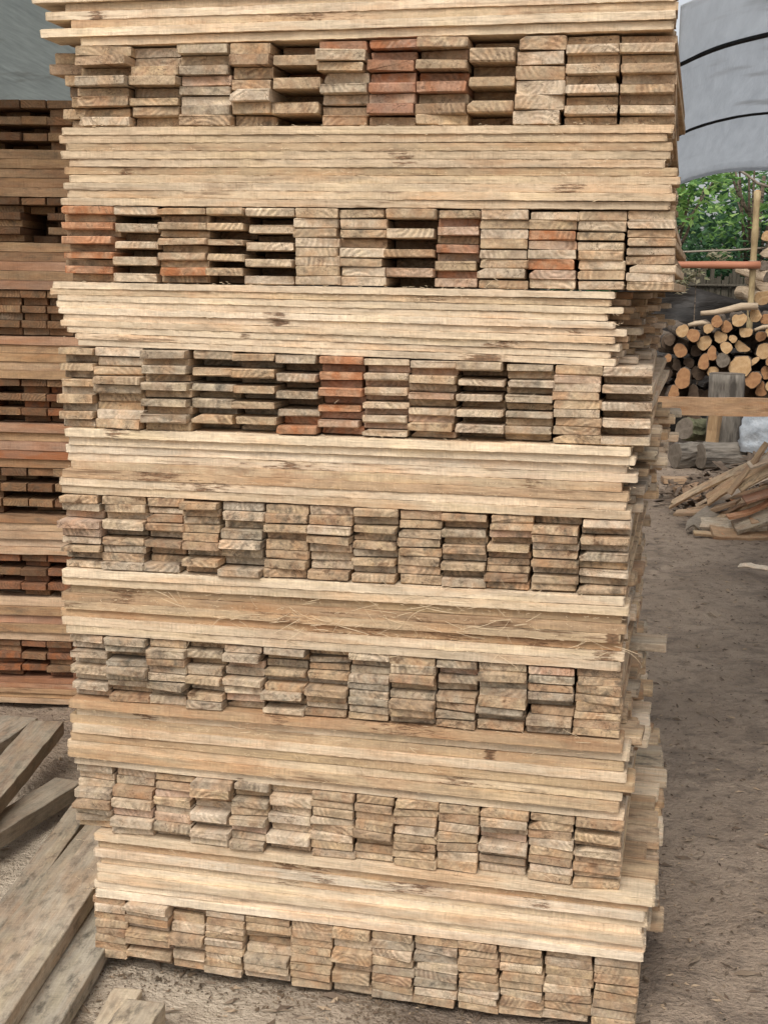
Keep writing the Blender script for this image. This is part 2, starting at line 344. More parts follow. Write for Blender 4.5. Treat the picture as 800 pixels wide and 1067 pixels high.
# a second stack close behind, only its ragged edge shows past the tall stack
r = random.Random(77)
def back_rows(dep0, ushift0, rows):
    for k in range(1, 7):
        bl, br = LINES[k][0], LINES[k][1]; tl, tr = LINES[k-1][2], LINES[k-1][3]
        zb, zt = br[1], tr[1]; n = 7; ushift = ushift0-(.08 if k < 2 else 0 if k < 4 else .05)
        for i in range(n):
            for row in range(rows):
                tn = r.choice(('tan', 'pale', 'tan', 'brown', 'grey'))
                over = r.uniform(-.03, .03)
                z = lerp(zb, zt-.002, i/n)
                put('row', 12*8, dict(L=.9+over, W=.1, T=(zt-zb)/n-.001, tint=shade(tn, r), stain=stain(tn, r), seed=r.random(), y0=0., rough=.0013, skew=r.uniform(-.1, .1)),
                    mat_for(FS, ushift-.9+r.uniform(-.01, .01), z, dep0+row*.105, 0, 0, False), None)
    for k in range(7):
        zt, zb = LINES[k][1][1], LINES[k][3][1]
        if k == 6: zb = .004
        n = 8; ushift = ushift0-(.08 if k < 2 else 0 if k < 4 else .05)
        for c in range(2):
            for i in range(n):
                tn = r.choice(('tan', 'pale', 'tan', 'brown', 'grey'))
                z = lerp(zb, zt-.002, i/n)
                put('row', 10*8, dict(L=1.25, W=.098, T=(zt-zb)/n-.001, tint=shade(tn, r), stain=stain(tn, r), seed=r.random(), rough=.0013, skew=r.uniform(-.1, .1)),
                    mat_for(FS, ushift-.06-.105*c+r.uniform(-.012, .012), z, dep0+r.uniform(-.02, .04), 0, 0, True), None)
back_rows(1.46, -.115, 8)
# recessed column at the far left of the top end-grain layer
tl, tr, bl, br = LINES[0]
r = random.Random(5)
for i in range(7):
    n = 7; uc, _ = FS.uz(62, 90); zt = lerpuv(tl, tr, uc)-.001; zb = lerpuv(bl, br, uc)+.001; t = (zt-zb)/n
    tn = ('tan', 'brown', 'tan', 'dark', 'brown', 'tan', 'brown')[i]; du = (-.01, -.02, .015, .02, .03, 0, .02)[i]
    put('main', 24*12, dict(L=1.2, W=.1, T=t-.001, tint=shade(tn, r), stain=stain(tn, r), seed=r.random(), rough=.0014, skew=r.uniform(-.2, .1)),
        mat_for(FS, uc+.02+du, zt-(i+1)*t, .07+r.uniform(-.01, .02), r.gauss(0, R(.8)), 0, True),
        f"{WORD[tn]} board end {ordn(i)} of the set-back column at the corner of the top layer")
# the two boards that jut out of the side
for j, (px, py) in enumerate(((672, 668), (674, 683))):
    u, z = FS.uz(px, py)
    r2 = random.Random(40+j)

# ---------------------------------------------------------------- the stack behind, at the left
FL = Face(5.1, R(4))
LE = [(103, 155), (205, 252), (302, 350), (395, 441), (488, 537), (578, 623), (668, 707)]
LT = ['brown tan dark', 'dark brown tan', 'brown tan grey', 'dark brown red', 'dark tan brown', 'red dark brown', 'red brown dark']
LTS = ['tan tan tan brown tan', 'tan brown pink tan pink', 'pink tan tan pale tan', 'pink tan pink red brown', 'brown pale pale cream pale', 'pale tan pink tan pale', 'red pink tan tan pale']
lcols = [-61, -34, -6, 21, 48, 75, 102, 129]
r = random.Random(9)
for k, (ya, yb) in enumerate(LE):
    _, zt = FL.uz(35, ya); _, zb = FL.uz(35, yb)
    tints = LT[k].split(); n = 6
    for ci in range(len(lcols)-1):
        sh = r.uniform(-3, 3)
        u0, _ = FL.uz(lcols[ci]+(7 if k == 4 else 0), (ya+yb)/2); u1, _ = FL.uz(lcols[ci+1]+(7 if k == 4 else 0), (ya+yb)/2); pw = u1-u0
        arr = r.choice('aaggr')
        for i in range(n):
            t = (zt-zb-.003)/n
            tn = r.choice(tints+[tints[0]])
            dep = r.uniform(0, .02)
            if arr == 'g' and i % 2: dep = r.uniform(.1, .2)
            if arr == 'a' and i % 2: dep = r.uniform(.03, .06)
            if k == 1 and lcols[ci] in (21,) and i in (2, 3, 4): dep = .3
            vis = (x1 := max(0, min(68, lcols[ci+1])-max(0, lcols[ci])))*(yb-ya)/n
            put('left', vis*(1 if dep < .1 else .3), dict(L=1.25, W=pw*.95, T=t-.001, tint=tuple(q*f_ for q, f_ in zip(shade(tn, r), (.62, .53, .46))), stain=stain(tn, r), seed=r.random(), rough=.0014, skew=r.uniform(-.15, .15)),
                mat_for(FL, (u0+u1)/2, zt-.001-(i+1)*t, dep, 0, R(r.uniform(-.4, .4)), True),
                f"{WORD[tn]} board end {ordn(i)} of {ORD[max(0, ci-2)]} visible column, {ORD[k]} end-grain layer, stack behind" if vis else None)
    # long boards below this layer
    ya2, yb2 = yb, (LE[k+1][0] if k < 6 else 747)
    _, zt = FL.uz(35, ya2); _, zb = FL.uz(35, yb2); tints = LTS[k].split(); n = 5
    if k == 6: zb = max(zb, .0)
    for i in range(n):
        t = (zt-zb-.002)/n; tn = tints[i]
        ul, _ = FL.uz(-125, ya2); ur, _ = FL.uz(118, ya2)
        L = 1.3
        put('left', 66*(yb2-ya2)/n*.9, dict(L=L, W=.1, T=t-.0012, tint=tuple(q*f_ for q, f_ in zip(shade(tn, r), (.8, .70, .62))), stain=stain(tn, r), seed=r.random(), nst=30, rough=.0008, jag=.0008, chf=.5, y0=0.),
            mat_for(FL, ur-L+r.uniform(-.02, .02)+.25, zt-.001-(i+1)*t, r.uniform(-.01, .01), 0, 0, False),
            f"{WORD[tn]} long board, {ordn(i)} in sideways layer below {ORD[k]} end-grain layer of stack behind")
        for row in range(1, 3):
            put('row', 0, dict(L=L, W=.1, T=t-.0012, tint=shade(tn, r), stain=stain(tn, r), seed=r.random(), rough=.001, y0=0.),
                mat_for(FL, ur-L+.25, zt-.001-(i+1)*t, .11*row if row < 2 else 1.1, 0, 0, False), None)

# the 300 boards that show largest are things of their own, the rest is one mass
CANDS.sort(key=lambda c: -c[0])
rest = Boards(); nobj = 0; used = {}
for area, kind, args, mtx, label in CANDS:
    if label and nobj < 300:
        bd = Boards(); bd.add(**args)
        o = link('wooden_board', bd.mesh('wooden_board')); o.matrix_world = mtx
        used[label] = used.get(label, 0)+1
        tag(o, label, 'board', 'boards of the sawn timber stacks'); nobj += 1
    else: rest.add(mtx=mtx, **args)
o = link('remaining_boards', rest.mesh('remaining_boards'))
tag(o, 'the many smaller sawn board ends filling the lower and rear layers of the stacks', 'boards', kind='stuff')
print('boards', nobj, 'rest', len(CANDS)-nobj, 'dup', [l for l, c in used.items() if c > 1][:3])

# boards sticking out of the tall stack's side near the ground: handled as things
def single_board(name, L, W, T, tn, mtx, label, cat, seed, group=None, nst=12, dark=1., rough=.002, **kw):
    b = Boards(); rr = random.Random(seed)
    b.add(L=L, W=W, T=T, tint=tuple(q*dark for q in shade(tn, rr)), stain=stain(tn, rr), seed=seed, nst=nst, rough=rough, **kw)
    o = link(name, b.mesh(name)); o.matrix_world = mtx
    return tag(o, label, cat, group)
for j, (pxr, py, dep, tn, word) in enumerate(((694, 676, .42, 'grey', 'weathered grey board jutting out of the tall stack side, halfway up'),
                                       (690, 878, .36, 'pale', 'pale board jutting out of the tall stack side above the dirt'),
                                       (691, 968, .3, 'tan', 'tan board jutting out of the tall stack side lowest of three'))):
    u, z = FS.uz(pxr, py)
    z = z*(1) - .0
    p = at(pxr, py, (FS.pt(u, z, dep)).y)
    uu = (p-FS.o).dot(FS.t)
    single_board('jutting_board', .6, .1, .022, tn, mat_for(FS, uu-.6, p.z-.011, dep, 0, 0, False), word, 'board', 60+j, y0=0.)

# ---------------------------------------------------------------- loose fibres and shavings on the ledges of the stack
def ribbon(vs, fs, pts, w):
    b = len(vs)
    for i, p in enumerate(pts):
        ww = w*(1-.7*abs(i/(len(pts)-1)-.4))
        vs += [p+Vector((0, 0, ww)), p-Vector((0, 0, ww)), p+Vector((ww*.3, ww*.8, 0))]
    for i in range(len(pts)-1):
        for q in range(3):
            a = b+i*3+q; c = b+i*3+(q+1) % 3; fs.append((a, c, c+3, a+3))
vs, fs = [], []; r = random.Random(21)
def spl(px, py, ln):
    u, z = FS.uz(px, py); p = FS.pt(u, z, -.006-r.random()*.006)
    a = r.gauss(0, .8) + (math.pi if r.random() < .5 else 0); cur = r.uniform(-8, 8)*r.random(); pts = []
    for i in range(7):
        pts.append(p.copy()); a += cur*ln/7*4
        p = p+(FS.t*math.cos(a)+Vector((0, 0, math.sin(a)*.8))-FS.n*r.uniform(-.1, .25))*ln/7
    ribbon(vs, fs, pts, r.uniform(.0004, .0009))
for _ in range(90): spl(r.uniform(160, 560), 628+(r.random()-.5)*50+r.uniform(160, 560)*.02, r.uniform(.02, .09))
for _ in range(40): spl(r.uniform(300, 650), 660+r.uniform(-15, 25), r.uniform(.02, .08))
for _ in range(45): spl(r.uniform(230, 640), r.uniform(745, 840), r.uniform(.015, .05))
for _ in range(40): spl(r.uniform(150, 640), r.uniform(870, 960), r.uniform(.01, .04))
for _ in range(50): spl(r.uniform(60, 700), r.uniform(130, 480), r.uniform(.008, .03))
for (tl_, tr_, bl_, br_), nxt in zip(LINES, LINES[1:]+LINES[-1:]):
    for q in range(330):
        u = r.uniform(bl_[0], br_[0]); za = lerpuv(bl_, br_, u); zb_ = lerpuv(nxt[0], nxt[1], u) if nxt is not LINES[-1] or True else za
        if za <= zb_: continue
        z = lerp(za, zb_, (r.randrange(7)+r.uniform(-.06, .06))/7); p = FS.pt(u, z, -.007-.006*r.random()); a = r.uniform(0, 6.28); ln = r.uniform(.003, .012)
        pts = [p, p+(FS.t*math.cos(a)+Vector((0, 0, math.sin(a)*.6)))*ln*.5-FS.n*.002, p+(FS.t*math.cos(a+.6)+Vector((0, 0, math.sin(a+.6)*.6)))*ln]
        ribbon(vs, fs, pts, .0006)
o = link('wood_shavings', mesh_from('wood_shavings', vs, fs, simple('shaving', (.62, .47, .3), (.7, .56, .38), bump=0)))
tag(o, 'thin pale curled wood fibres clinging to the sawn boards', 'shavings', kind='stuff')

# ---------------------------------------------------------------- ground
def gh(x, y):
    h = .016*mnoise.noise((x*.9, y*.9, 1.3))+.012*mnoise.noise((x*3.1, y*3.1, 4))+.017*mnoise.noise((x*6, y*6, 7))+.004*mnoise.noise((x*24, y*24, 2))
    return h*.8-.012
def axis(lo, hi, fine, c0, c1, grow=1.25):
    xs = [c0]
    while xs[-1] < c1: xs.append(xs[-1]+fine)
    s = fine
    while xs[-1] < hi: s *= grow; xs.append(xs[-1]+s)
    s = fine
    while xs[0] > lo: s *= grow; xs.insert(0, xs[0]-s)
    return xs
gx = axis(-300, 300, .035, -2.2, 3.4); gy = axis(-40, 500, .035, 2.2, 9)
nx = len(gx); vs = [Vector((x, y, gh(x, y) if abs(x) < 12 and -3 < y < 25 else -.012)) for y in gy for x in gx]
fs = [(j*nx+i, j*nx+i+1, (j+1)*nx+i+1, (j+1)*nx+i) for j in range(len(gy)-1) for i in range(nx-1)]
mt, nt, b, out = newmat('trodden_dirt'); g = G(nt)
pos = g.n('ShaderNodeNewGeometry').outputs['Position']
n1 = g.noise(pos, 1.6, 6, .62); n2 = g.noise(pos, 14, 6, .68); n3 = g.noise(pos, 70, 4, .65)
c = g.mix(g.rng(n1, .35, .65), (.50, .385, .288, 1), (.35, .265, .195, 1))
c = g.mix(g.rng(n2, .5, .72), c, (.2, .155, .12, 1))
c = g.mix(g.math('MULTIPLY', g.rng(g.noise(pos, 2.7, 5, .7, .6), .52, .64), .6), c, (.15, .118, .092, 1))
c = g.mix(g.rng(n3, .6, .72), c, (.42, .34, .26, 1))
c = g.mix(g.rng(n3, .38, .28), c, (.06, .045, .033, 1))
sp = g.sep(pos)
saw = g.math('MULTIPLY', g.rng(g.math('ADD', sp[0], g.math('MULTIPLY', g.noise(pos, 5, 5), .5)), .35, -.15), g.rng(g.math('ADD', sp[1], g.math('MULTIPLY', g.noise(pos, 4, 5, .7), 1.2)), 5.4, 4.5))
sawc = g.mix(g.rng(n2, .35, .7), (.70, .585, .45, 1), (.56, .455, .34, 1))
c = g.mix(g.math('MULTIPLY', saw, g.rng(n2, .72, .56)), c, sawc)
nt.links.new(c, b.inputs['Base Color']); b.inputs['Roughness'].default_value = .95
nt.links.new(g.bump(g.math('ADD', n2, g.math('MULTIPLY', n3, .6)), .055, 1.), b.inputs['Normal'])
tag(link('ground', mesh_from('ground', vs, fs, mt, True)), kind='structure')

# chips, bark crumbs and twigs on the dirt
def litter(name, n, box, col1, col2, size, label, seed, dens=None):
    r = random.Random(seed); vs, fs = [], []
    for _ in range(n):
        while True:
            x = r.uniform(box[0], box[1]); y = box[2]+(box[3]-box[2])*r.random()**1.6
            if dens is None or r.random() < dens(x, y): break
        a = r.uniform(0, 6.28); l = size*r.uniform(.4, 1)*(2.5 if r.random() < .15 else 1); w = l*r.uniform(.06, .45); z = gh(x, y)+.0015
        d = Vector((math.cos(a), math.sin(a), r.uniform(-.15, .3))); e = Vector((-math.sin(a), math.cos(a), r.uniform(-.3, .3)))
        p = Vector((x, y, z+.002)); b0 = len(vs); up = Vector((0, 0, .003+w*.25))
        vs += [p-d*l/2-e*w*.3, p-e*w/2, p+d*l/2, p+e*w/2, p+up-d*l*.2]
        fs += [(b0, b0+1, b0+4), (b0+1, b0+2, b0+4), (b0+2, b0+3, b0+4), (b0+3, b0, b0+4)]
    mt = simple(name, col1, col2, (9, 9, 9), 0)
    return tag(link(name, mesh_from(name, vs, fs, mt)), label, 'litter', kind='stuff')
litter('bark_litter', 7000, (-1.8, 3.4, 2.5, 13), (.06, .043, .03), (.17, .12, .085), .02, 'dark bark crumbs and twigs scattered on the trodden dirt', 3, lambda x, y: .08 if x < -.25 and y < 4.8 else 1.)
litter('wood_chips', 4200, (-1.8, 3.4, 2.5, 13), (.45, .34, .23), (.28, .2, .13), .016, 'pale wood chips and splinters scattered on the dirt', 4)
litter('edge_debris', 3200, (-.8, 1.0, 2.5, 3.9), (.06, .045, .03), (.2, .14, .09), .011, 'dark bark debris gathered along the foot of the tall stack', 6,
       lambda x, y: math.exp(-abs((Vector((x, y, 0))-FS.o).dot(FS.n)+.02)*30) if (Vector((x, y, 0))-FS.o).dot(FS.t) < -.03 else math.exp(-abs((Vector((x, y, 0))-FS.o).dot(FS.t)-.02)*9))

litter('dry_twigs', 800, (-1.2, 2.4, 2.7, 10), (.10, .07, .05), (.3, .23, .16), .055, 'scattered dry twigs and leaf scraps lying on the trodden dirt', 16)
# ---------------------------------------------------------------- weathered planks lying at the left
def plank_between(pa, pb, W, T, tn, label, seed, dark=1., roll_=0.):
    v = pb-pa; L = v.length; x = v.normalized(); zc = Vector((0, 0, 1)); y = zc.cross(x).normalized(); z = x.cross(y)
    mm = Matrix((x, y, z)).transposed().to_4x4(); mm.translation = pa-z*T
    mm = mm @ Matrix.Rotation(roll_, 4, 'X')
    return single_board('weathered_plank', L, W, T, tn, mm, label, 'plank', seed, 'planks lying beside the stack', nst=24, dark=dark, rough=.0011)
def lay(pA, zA, pB, zB, *a, **k): return plank_between(atz(*pA, zA), atz(*pB, zB), *a, **k)
lay((50, 751), .16, (-40, 855), .16, .115, .05, 'grey', 'grey weathered plank with its square cut end against the stack behind', 501, dark=.7)
lay((14, 746), .06, (-70, 800), .06, .2, .05, 'grey', 'plank pushed under the stack behind, cut by the picture edge', 502, dark=.75)
lay((72, 812), .085, (-60, 893), .085, .1, .05, 'grey', 'grey plank lying on the dirt below the square ended plank', 503, dark=.72)
lay((97, 824), .06, (-30, 1000), .06, .07, .045, 'grey', 'narrow tan grey plank between dirt and the wide sawdust covered plank', 504, dark=.75)
lay((125, 825), .09, (-38, 1030), .09, .05, .03, 'grey', 'narrow plank with a nail hole along the edge of the wide plank', 505, dark=.8)
lay((128, 850), .1, (-42, 1092), .1, .115, .05, 'grey', 'wide plank dusted with sawdust running under the corner of the tall stack', 506, dark=.88)
lay((126, 928), .045, (20, 1096), .045, .1, .045, 'slate', 'grey plank half hidden under the wide sawdust covered plank', 507, dark=1.)
lay((152, 1043), .055, (94, 1125), .055, .095, .05, 'grey', 'short grey block with a square end lying on the sawdust', 508, dark=.95)
lay((133, 1030), .012, (95, 1100), .012, .07, .02, 'grey', 'thin dusty slat lying flat beside the short grey block', 509, dark=1.1)

# ---------------------------------------------------------------- right: wood yard behind
bark = simple('bark', (.10, .075, .055), (.22, .17, .125), (14, 14, 60), .02, c3=(.05, .038, .03))
bark_grey = simple('grey_bark', (.13, .115, .095), (.24, .21, .175), (30, 30, 6), .02, c3=(.07, .06, .05))
def endmat(name, c1, c2):
    mt, nt, b, out = newmat(name); g = G(nt)
    tc = g.n('ShaderNodeTexCoord').outputs['Object']; s = g.sep(tc)
    rad = g.math('SQRT', g.math('ADD', g.math('MULTIPLY', s[0], s[0]), g.math('MULTIPLY', s[1], s[1])))
    ring = g.math('SINE', g.math('ADD', g.math('MULTIPLY', rad, 420.), g.math('MULTIPLY', g.noise(tc, 25, 3), 6.)))
    nz = g.noise(tc, 18, 4)
    c = g.mix(g.rng(nz, .35, .65), (*c1, 1), (*c2, 1)); c = g.mix(g.math('MULTIPLY', g.rng(ring, -1, 1), .3), c, tuple(q*.6 for q in c2)+(1,))
    nt.links.new(c, b.inputs['Base Color']); nt.links.new(g.bump(nz, .01), b.inputs['Normal']); return mt
cut_pale = endmat('cut_wood_pale', (.55, .37, .20), (.44, .27, .13))
cut_orange = endmat('cut_wood_orange', (.40, .215, .10), (.30, .15, .07))
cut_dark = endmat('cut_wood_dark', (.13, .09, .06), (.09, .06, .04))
cut_grey = endmat('cut_wood_grey', (.2, .165, .13), (.13, .105, .08))
def outline(shape, rad, r, n=18):
    pts = []
    ph = r.uniform(0, 6.28)
    for i in range(n):
        a = 2*math.pi*i/n
        q = rad*(1+.07*math.sin(2*a+ph)+.05*math.sin(3*a+ph*2)+r.uniform(-.06, .06))
        x, y = q*math.cos(a), q*math.sin(a)
        if shape == 'heart': x *= 1.05; y = y*.95 - (rad*.28*math.exp(-(x/(rad*.3))**2) if y > 0 else 0)
        if shape == 'split' and y > rad*.15: y = rad*.15+(y-rad*.15)*.15
        if shape == 'wedge':
            x *= .55+.45*max(0, -y/rad)+.1
        if shape == 'sliver': x *= .38; x += .25*y
        pts.append(Vector((x, y, 0)))
    if shape in ('split', 'sliver'):
        rot = Matrix.Rotation(r.uniform(-.8, .8), 3, 'Z'); pts = [rot @ p for p in pts]
    return pts
def log(name, centre, direction, rad, L, shape, capmat, barkmat, label, cat, group, seed, ystretch=1.):
    """a log: bark body, with the sawn face as its part; local -Z .. the face looks along +Z"""
    r = random.Random(seed); ol = outline(shape, rad, r); n = len(ol)
    for p in ol: p.y *= ystretch
    vs, fs = [], []
    st = [0, -.02, -L*.33, -L*.66, -L]
    for j, z in enumerate(st):
        k = (.97 if j == 0 else 1.)*(1+r.uniform(-.05, .05)*(j > 1)); off = Vector((r.uniform(-.1, .1)*rad, r.uniform(-.1, .1)*rad, 0)) if j > 1 else Vector()
        vs += [p*k*(1+(r.uniform(-.05, .05) if j > 0 else 0))+off+Vector((0, 0, z)) for p in ol]
    for j in range(len(st)-1):
        for i in range(n): a = j*n+i; c = j*n+(i+1) % n; fs.append((a, a+n, c+n, c))
    fs.append(tuple(range((len(st)-1)*n+n-1, (len(st)-1)*n-1, -1)))
    fs.append(tuple(range(n)))
    o = link(name, mesh_from(name, vs, fs, barkmat))
    cv = [p*.93+Vector((0, 0, .004+r.uniform(0, .004))) for p in ol]+[p*.95+Vector((0, 0, -.004)) for p in ol]+[Vector((r.uniform(-.1, .1)*rad, r.uniform(-.1, .1)*rad, .006))]
    cf = [(i, (i+1) % n, 2*n) for i in range(n)]+[(i, n+i, n+(i+1) % n, (i+1) % n) for i in range(n)]
    link('sawn_face', mesh_from('sawn_face', cv, cf, capmat), o)
    zq = direction.normalized(); xq = Vector((0, 0, 1)).cross(zq); xq = xq.normalized() if xq.length > .01 else Vector((1, 0, 0)); yq = zq.cross(xq)
    mm = Matrix((xq, yq, zq)).transposed().to_4x4(); mm.translation = centre; o.matrix_world = mm
    return tag(o, label, cat, group)
LD = 14.2
# zoom coordinates (x, y, radius), shape, face, words
LOGS = [
 (290, 255, 36, 'round', 'p', 'squarish pale log end at the sloping edge of the pile'), (355, 282, 38, 'round', 'o', 'round orange tan log end beside the squarish pale one'),
 (420, 326, 41, 'round', 'p', 'round pale log end under the round orange tan one'), (445, 240, 29, 'round', 'p', 'small pale log end under the long split slab'),
 (495, 200, 33, 'round', 'o', 'tan log end just below the thick part of the split slab'), (553, 230, 33, 'round', 'o', 'orange tan log end between slab and three lobed log'),
 (628, 188, 41, 'heart', 'p', 'large pale drop shaped log end high on the pile'), (668, 250, 42, 'split', 'p', 'half round split log end under the drop shaped one'),
 (725, 165, 36, 'round', 'p', 'pale log end topmost beside the bamboo pole'), (790, 185, 32, 'round', 'o', 'tan log end topmost of the pile past the bamboo pole'),
 (517, 290, 38, 'heart', 'p', 'three lobed pale log end in the upper pile'), (592, 303, 23, 'round', 'p', 'small round pale log end in the middle of the upper pile'),
 (552, 355, 34, 'round', 'p', 'pale oval log end under the three lobed one'), (652, 342, 43, 'split', 'p', 'broad pale log end with flat upper edge'),
 (757, 288, 30, 'round', 'o', 'round tan log end right of the broad flat topped one'), (782, 376, 48, 'round', 'p', 'large oval pale log end at the picture edge'),
 (530, 432, 39, 'round', 'g', 'old grey log end with a dark centre ring'), (465, 388, 40, 'wedge', 'o', 'triangular orange split log end left of the grey one'),
 (418, 438, 44, 'wedge', 'o', 'dull orange wedge shaped log end under the triangular one'), (370, 375, 31, 'round', 'd', 'dark small log end deep in the pile'),
 (278, 372, 40, 'round', 'o', 'dull brown squarish log end close to the tall stack'), (295, 535, 60, 'wedge', 'o', 'big orange brown wedge log low beside the tall stack'),
 (470, 497, 31, 'round', 'p', 'small pale log end just above the stump'), (637, 466, 64, 'heart', 'p', 'biggest heart shaped pale log end above the stump'),
 (712, 440, 44, 'sliver', 'p', 'thin slanting split slab wedged beside the heart shaped log'), (710, 547, 46, 'round', 'o', 'round orange tan log end right of the stump top'),
 (757, 598, 44, 'wedge', 'o', 'triangular tan log end just over the rail'), (792, 505, 36, 'round', 'o', 'oval tan log end at the picture edge above the rail'),
 (662, 592, 30, 'round', 'd', 'dark log end in the gap beside the stump'), (240, 615, 38, 'wedge', 'o', 'orange wedge log end just above the rail by the tall stack'),
 (215, 310, 32, 'round', 'd', 'dark log end half hidden by the tall stack, upper'), (205, 417, 22, 'round', 'o', 'tan log end half hidden by the tall stack, lower'),
 (355, 615, 42, 'wedge', 'd', 'dark wedge log end resting on the rail height'), (385, 505, 40, 'round', 'd', 'dark brown log end between wedge logs and stump'),
 (330, 445, 30, 'round', 'd', 'dark log end under the brown squarish one'), (720, 690, 36, 'round', 'd', 'dark log end under the rail beside the sack'),
 (780, 770, 34, 'round', 'o', 'tan log end under the rail past the sack'), (300, 700, 44, 'round', 'd', 'dark log end under the rail near the tall stack'),
 (360, 800, 46, 'round', 'd', 'dark brown log end low in the pile beside the stump'), (825, 260, 38, 'round', 'p', None), (840, 440, 46, 'round', 'o', None), (835, 590, 44, 'round', 'p', None), (180, 520, 46, 'round', 'd', None), (255, 455, 34, 'wedge', 'd', 'dark wedge in the gap under the brown squarish log')]
CAPM = {'p': cut_pale, 'o': cut_orange, 'd': cut_dark, 'g': cut_grey}
r = random.Random(8)
for i, (zx, zy, zr, shp, cp, lab) in enumerate(LOGS):
    px, py = 660+zx*.175, 300+zy*.175
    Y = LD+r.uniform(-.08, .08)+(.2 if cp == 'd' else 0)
    if zx > 520 and zy > 640: Y += .1
    p = at(px, py, Y); rad = zr*.175/F*Y*1.08
    if lab is None: lab = ('pale' if cp == 'p' else 'tan' if cp == 'o' else 'dark')+' log end of the woodpile '+('past the picture edge' if zx > 500 else 'hidden by the tall stack')+f' at {"upper middle lower".split()[0 if zy < 300 else 1 if zy < 500 else 2]} height'
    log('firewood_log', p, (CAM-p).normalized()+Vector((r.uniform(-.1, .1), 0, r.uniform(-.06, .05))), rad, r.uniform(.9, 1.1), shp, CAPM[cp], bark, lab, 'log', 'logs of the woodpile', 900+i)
# dark logs further in, the body of the pile
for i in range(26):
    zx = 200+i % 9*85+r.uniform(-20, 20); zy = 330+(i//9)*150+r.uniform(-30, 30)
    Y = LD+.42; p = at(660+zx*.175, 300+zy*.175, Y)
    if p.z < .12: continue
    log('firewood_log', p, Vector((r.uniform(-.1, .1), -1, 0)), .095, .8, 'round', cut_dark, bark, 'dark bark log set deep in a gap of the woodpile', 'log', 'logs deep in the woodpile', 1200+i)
# split slabs lying on top of the pile
def stick(name, pts, rad, mat, label, cat, seed, group=None, flat=1., parent=None, link_it=True):
    r = random.Random(seed); vs, fs = [], []; n = 8
    for j, p in enumerate(pts):
        d = (pts[min(j+1, len(pts)-1)]-pts[max(j-1, 0)]).normalized()
        x = d.cross(Vector((0, 0, 1))); x = x.normalized() if x.length > .02 else Vector((1, 0, 0)); y = x.cross(d)
        rr = rad[j] if isinstance(rad, (list, tuple)) else rad*r.uniform(.88, 1.1)
        vs += [p+(x*math.cos(2*math.pi*i/n)+y*math.sin(2*math.pi*i/n)*flat)*rr*r.uniform(.92, 1.06) for i in range(n)]
    for j in range(len(pts)-1):
        for i in range(n): a = j*n+i; c = j*n+(i+1) % n; fs.append((a, c, c+n, a+n))
    fs += [tuple(range(n-1, -1, -1)), tuple(range((len(pts)-1)*n, len(pts)*n))]
    o = link(name, mesh_from(name, vs, fs, mat, True), parent)
    return tag(o, label, cat, group)
def zp(zx, zy, Y): return at(660+zx*.175, 300+zy*.175, Y)
peeled = simple('peeled_wood', (.36, .27, .18), (.47, .37, .26), (6, 40, 40), .01)
grey_wood = simple('grey_wood', (.2, .17, .135), (.31, .265, .21), (8, 40, 40), .01)
stick('split_slab', [zp(400, 150, LD), zp(480, 145, LD), zp(570, 128, LD), zp(640, 110, LD), zp(735, 108, LD)], [.03, .035, .045, .05, .05], peeled, 'long pale split slab lying on top of the woodpile', 'wood slab', 31, flat=.8)
stick('split_slab', [zp(325, 222, LD), zp(370, 212, LD), zp(410, 208, LD), zp(450, 212, LD)], [.03, .04, .04, .02], peeled, 'short pale split slab under the long one on the woodpile', 'wood slab', 32, flat=.7)
stick('split_slab', [zp(720, 250, LD-.1), zp(770, 232, LD-.1), zp(840, 225, LD-.1)], [.03, .045, .04], peeled, 'pale split slab end lying between logs at the picture edge', 'wood slab', 33, flat=.5)

# stump, fallen logs, rail, sack
def stump():
    root = bpy.data.objects.new('tree_stump', None); col.objects.link(root); Y = 13.3
    base = at(753, 467, Y); top = at(753, 389, Y); hgt = top.z; root.location = (base.x, Y, 0)
    tag(root, 'thick grey stump standing upright in front of the woodpile behind the rail', 'stump')
    r = random.Random(3); n = 20; vs, fs = [], []; rad = 18.5/F*Y
    hs = [0, .06, hgt*.3, hgt*.6, hgt*.9, hgt]
    for j, z in enumerate(hs):
        k = 1.12 if j == 0 else 1.
        vs += [Vector((rad*k*math.cos(2*math.pi*i/n)*r.uniform(.96, 1.03), rad*k*math.sin(2*math.pi*i/n)*r.uniform(.96, 1.03), z)) for i in range(n)]
    for j in range(len(hs)-1):
        for i in range(n): a = j*n+i; c = j*n+(i+1) % n; fs.append((a, c, c+n, a+n))
    fs.append(tuple(range((len(hs)-1)*n, len(hs)*n)))
    link('trunk', mesh_from('trunk', vs, fs, bark_grey, True), root)
    cv = [Vector((rad*.93*math.cos(2*math.pi*i/n), rad*.93*math.sin(2*math.pi*i/n), hgt+.004)) for i in range(n)]+[Vector((0, 0, hgt+.01))]
    link('sawn_face', mesh_from('sawn_face', cv, [(i, (i+1) % n, n) for i in range(n)], cut_grey), root)
stump()
for i, (xa, ya, xb, yb, Y, rad, lab, shp) in enumerate((
  (703, 478, 728, 478, 12.9, .125, 'short thick log lying on the dirt beside the tall stack', 'round'),
  (729, 481, 770, 476, 12.8, .135, 'mossy dark fallen log lying in front of the stump', 'round'),
  (772, 474, 830, 470, 12.9, .115, 'brown fallen log lying under the white sack', 'round'))):
    a = at(xa, ya, Y); b2 = at(xb, yb, Y+.1); a.z = rad*.95; b2.z = rad*.95
    log('fallen_log', a, a-b2, rad, (b2-a).length, shp, cut_grey, bark_grey if i != 2 else bark, lab, 'log', None, 70+i)
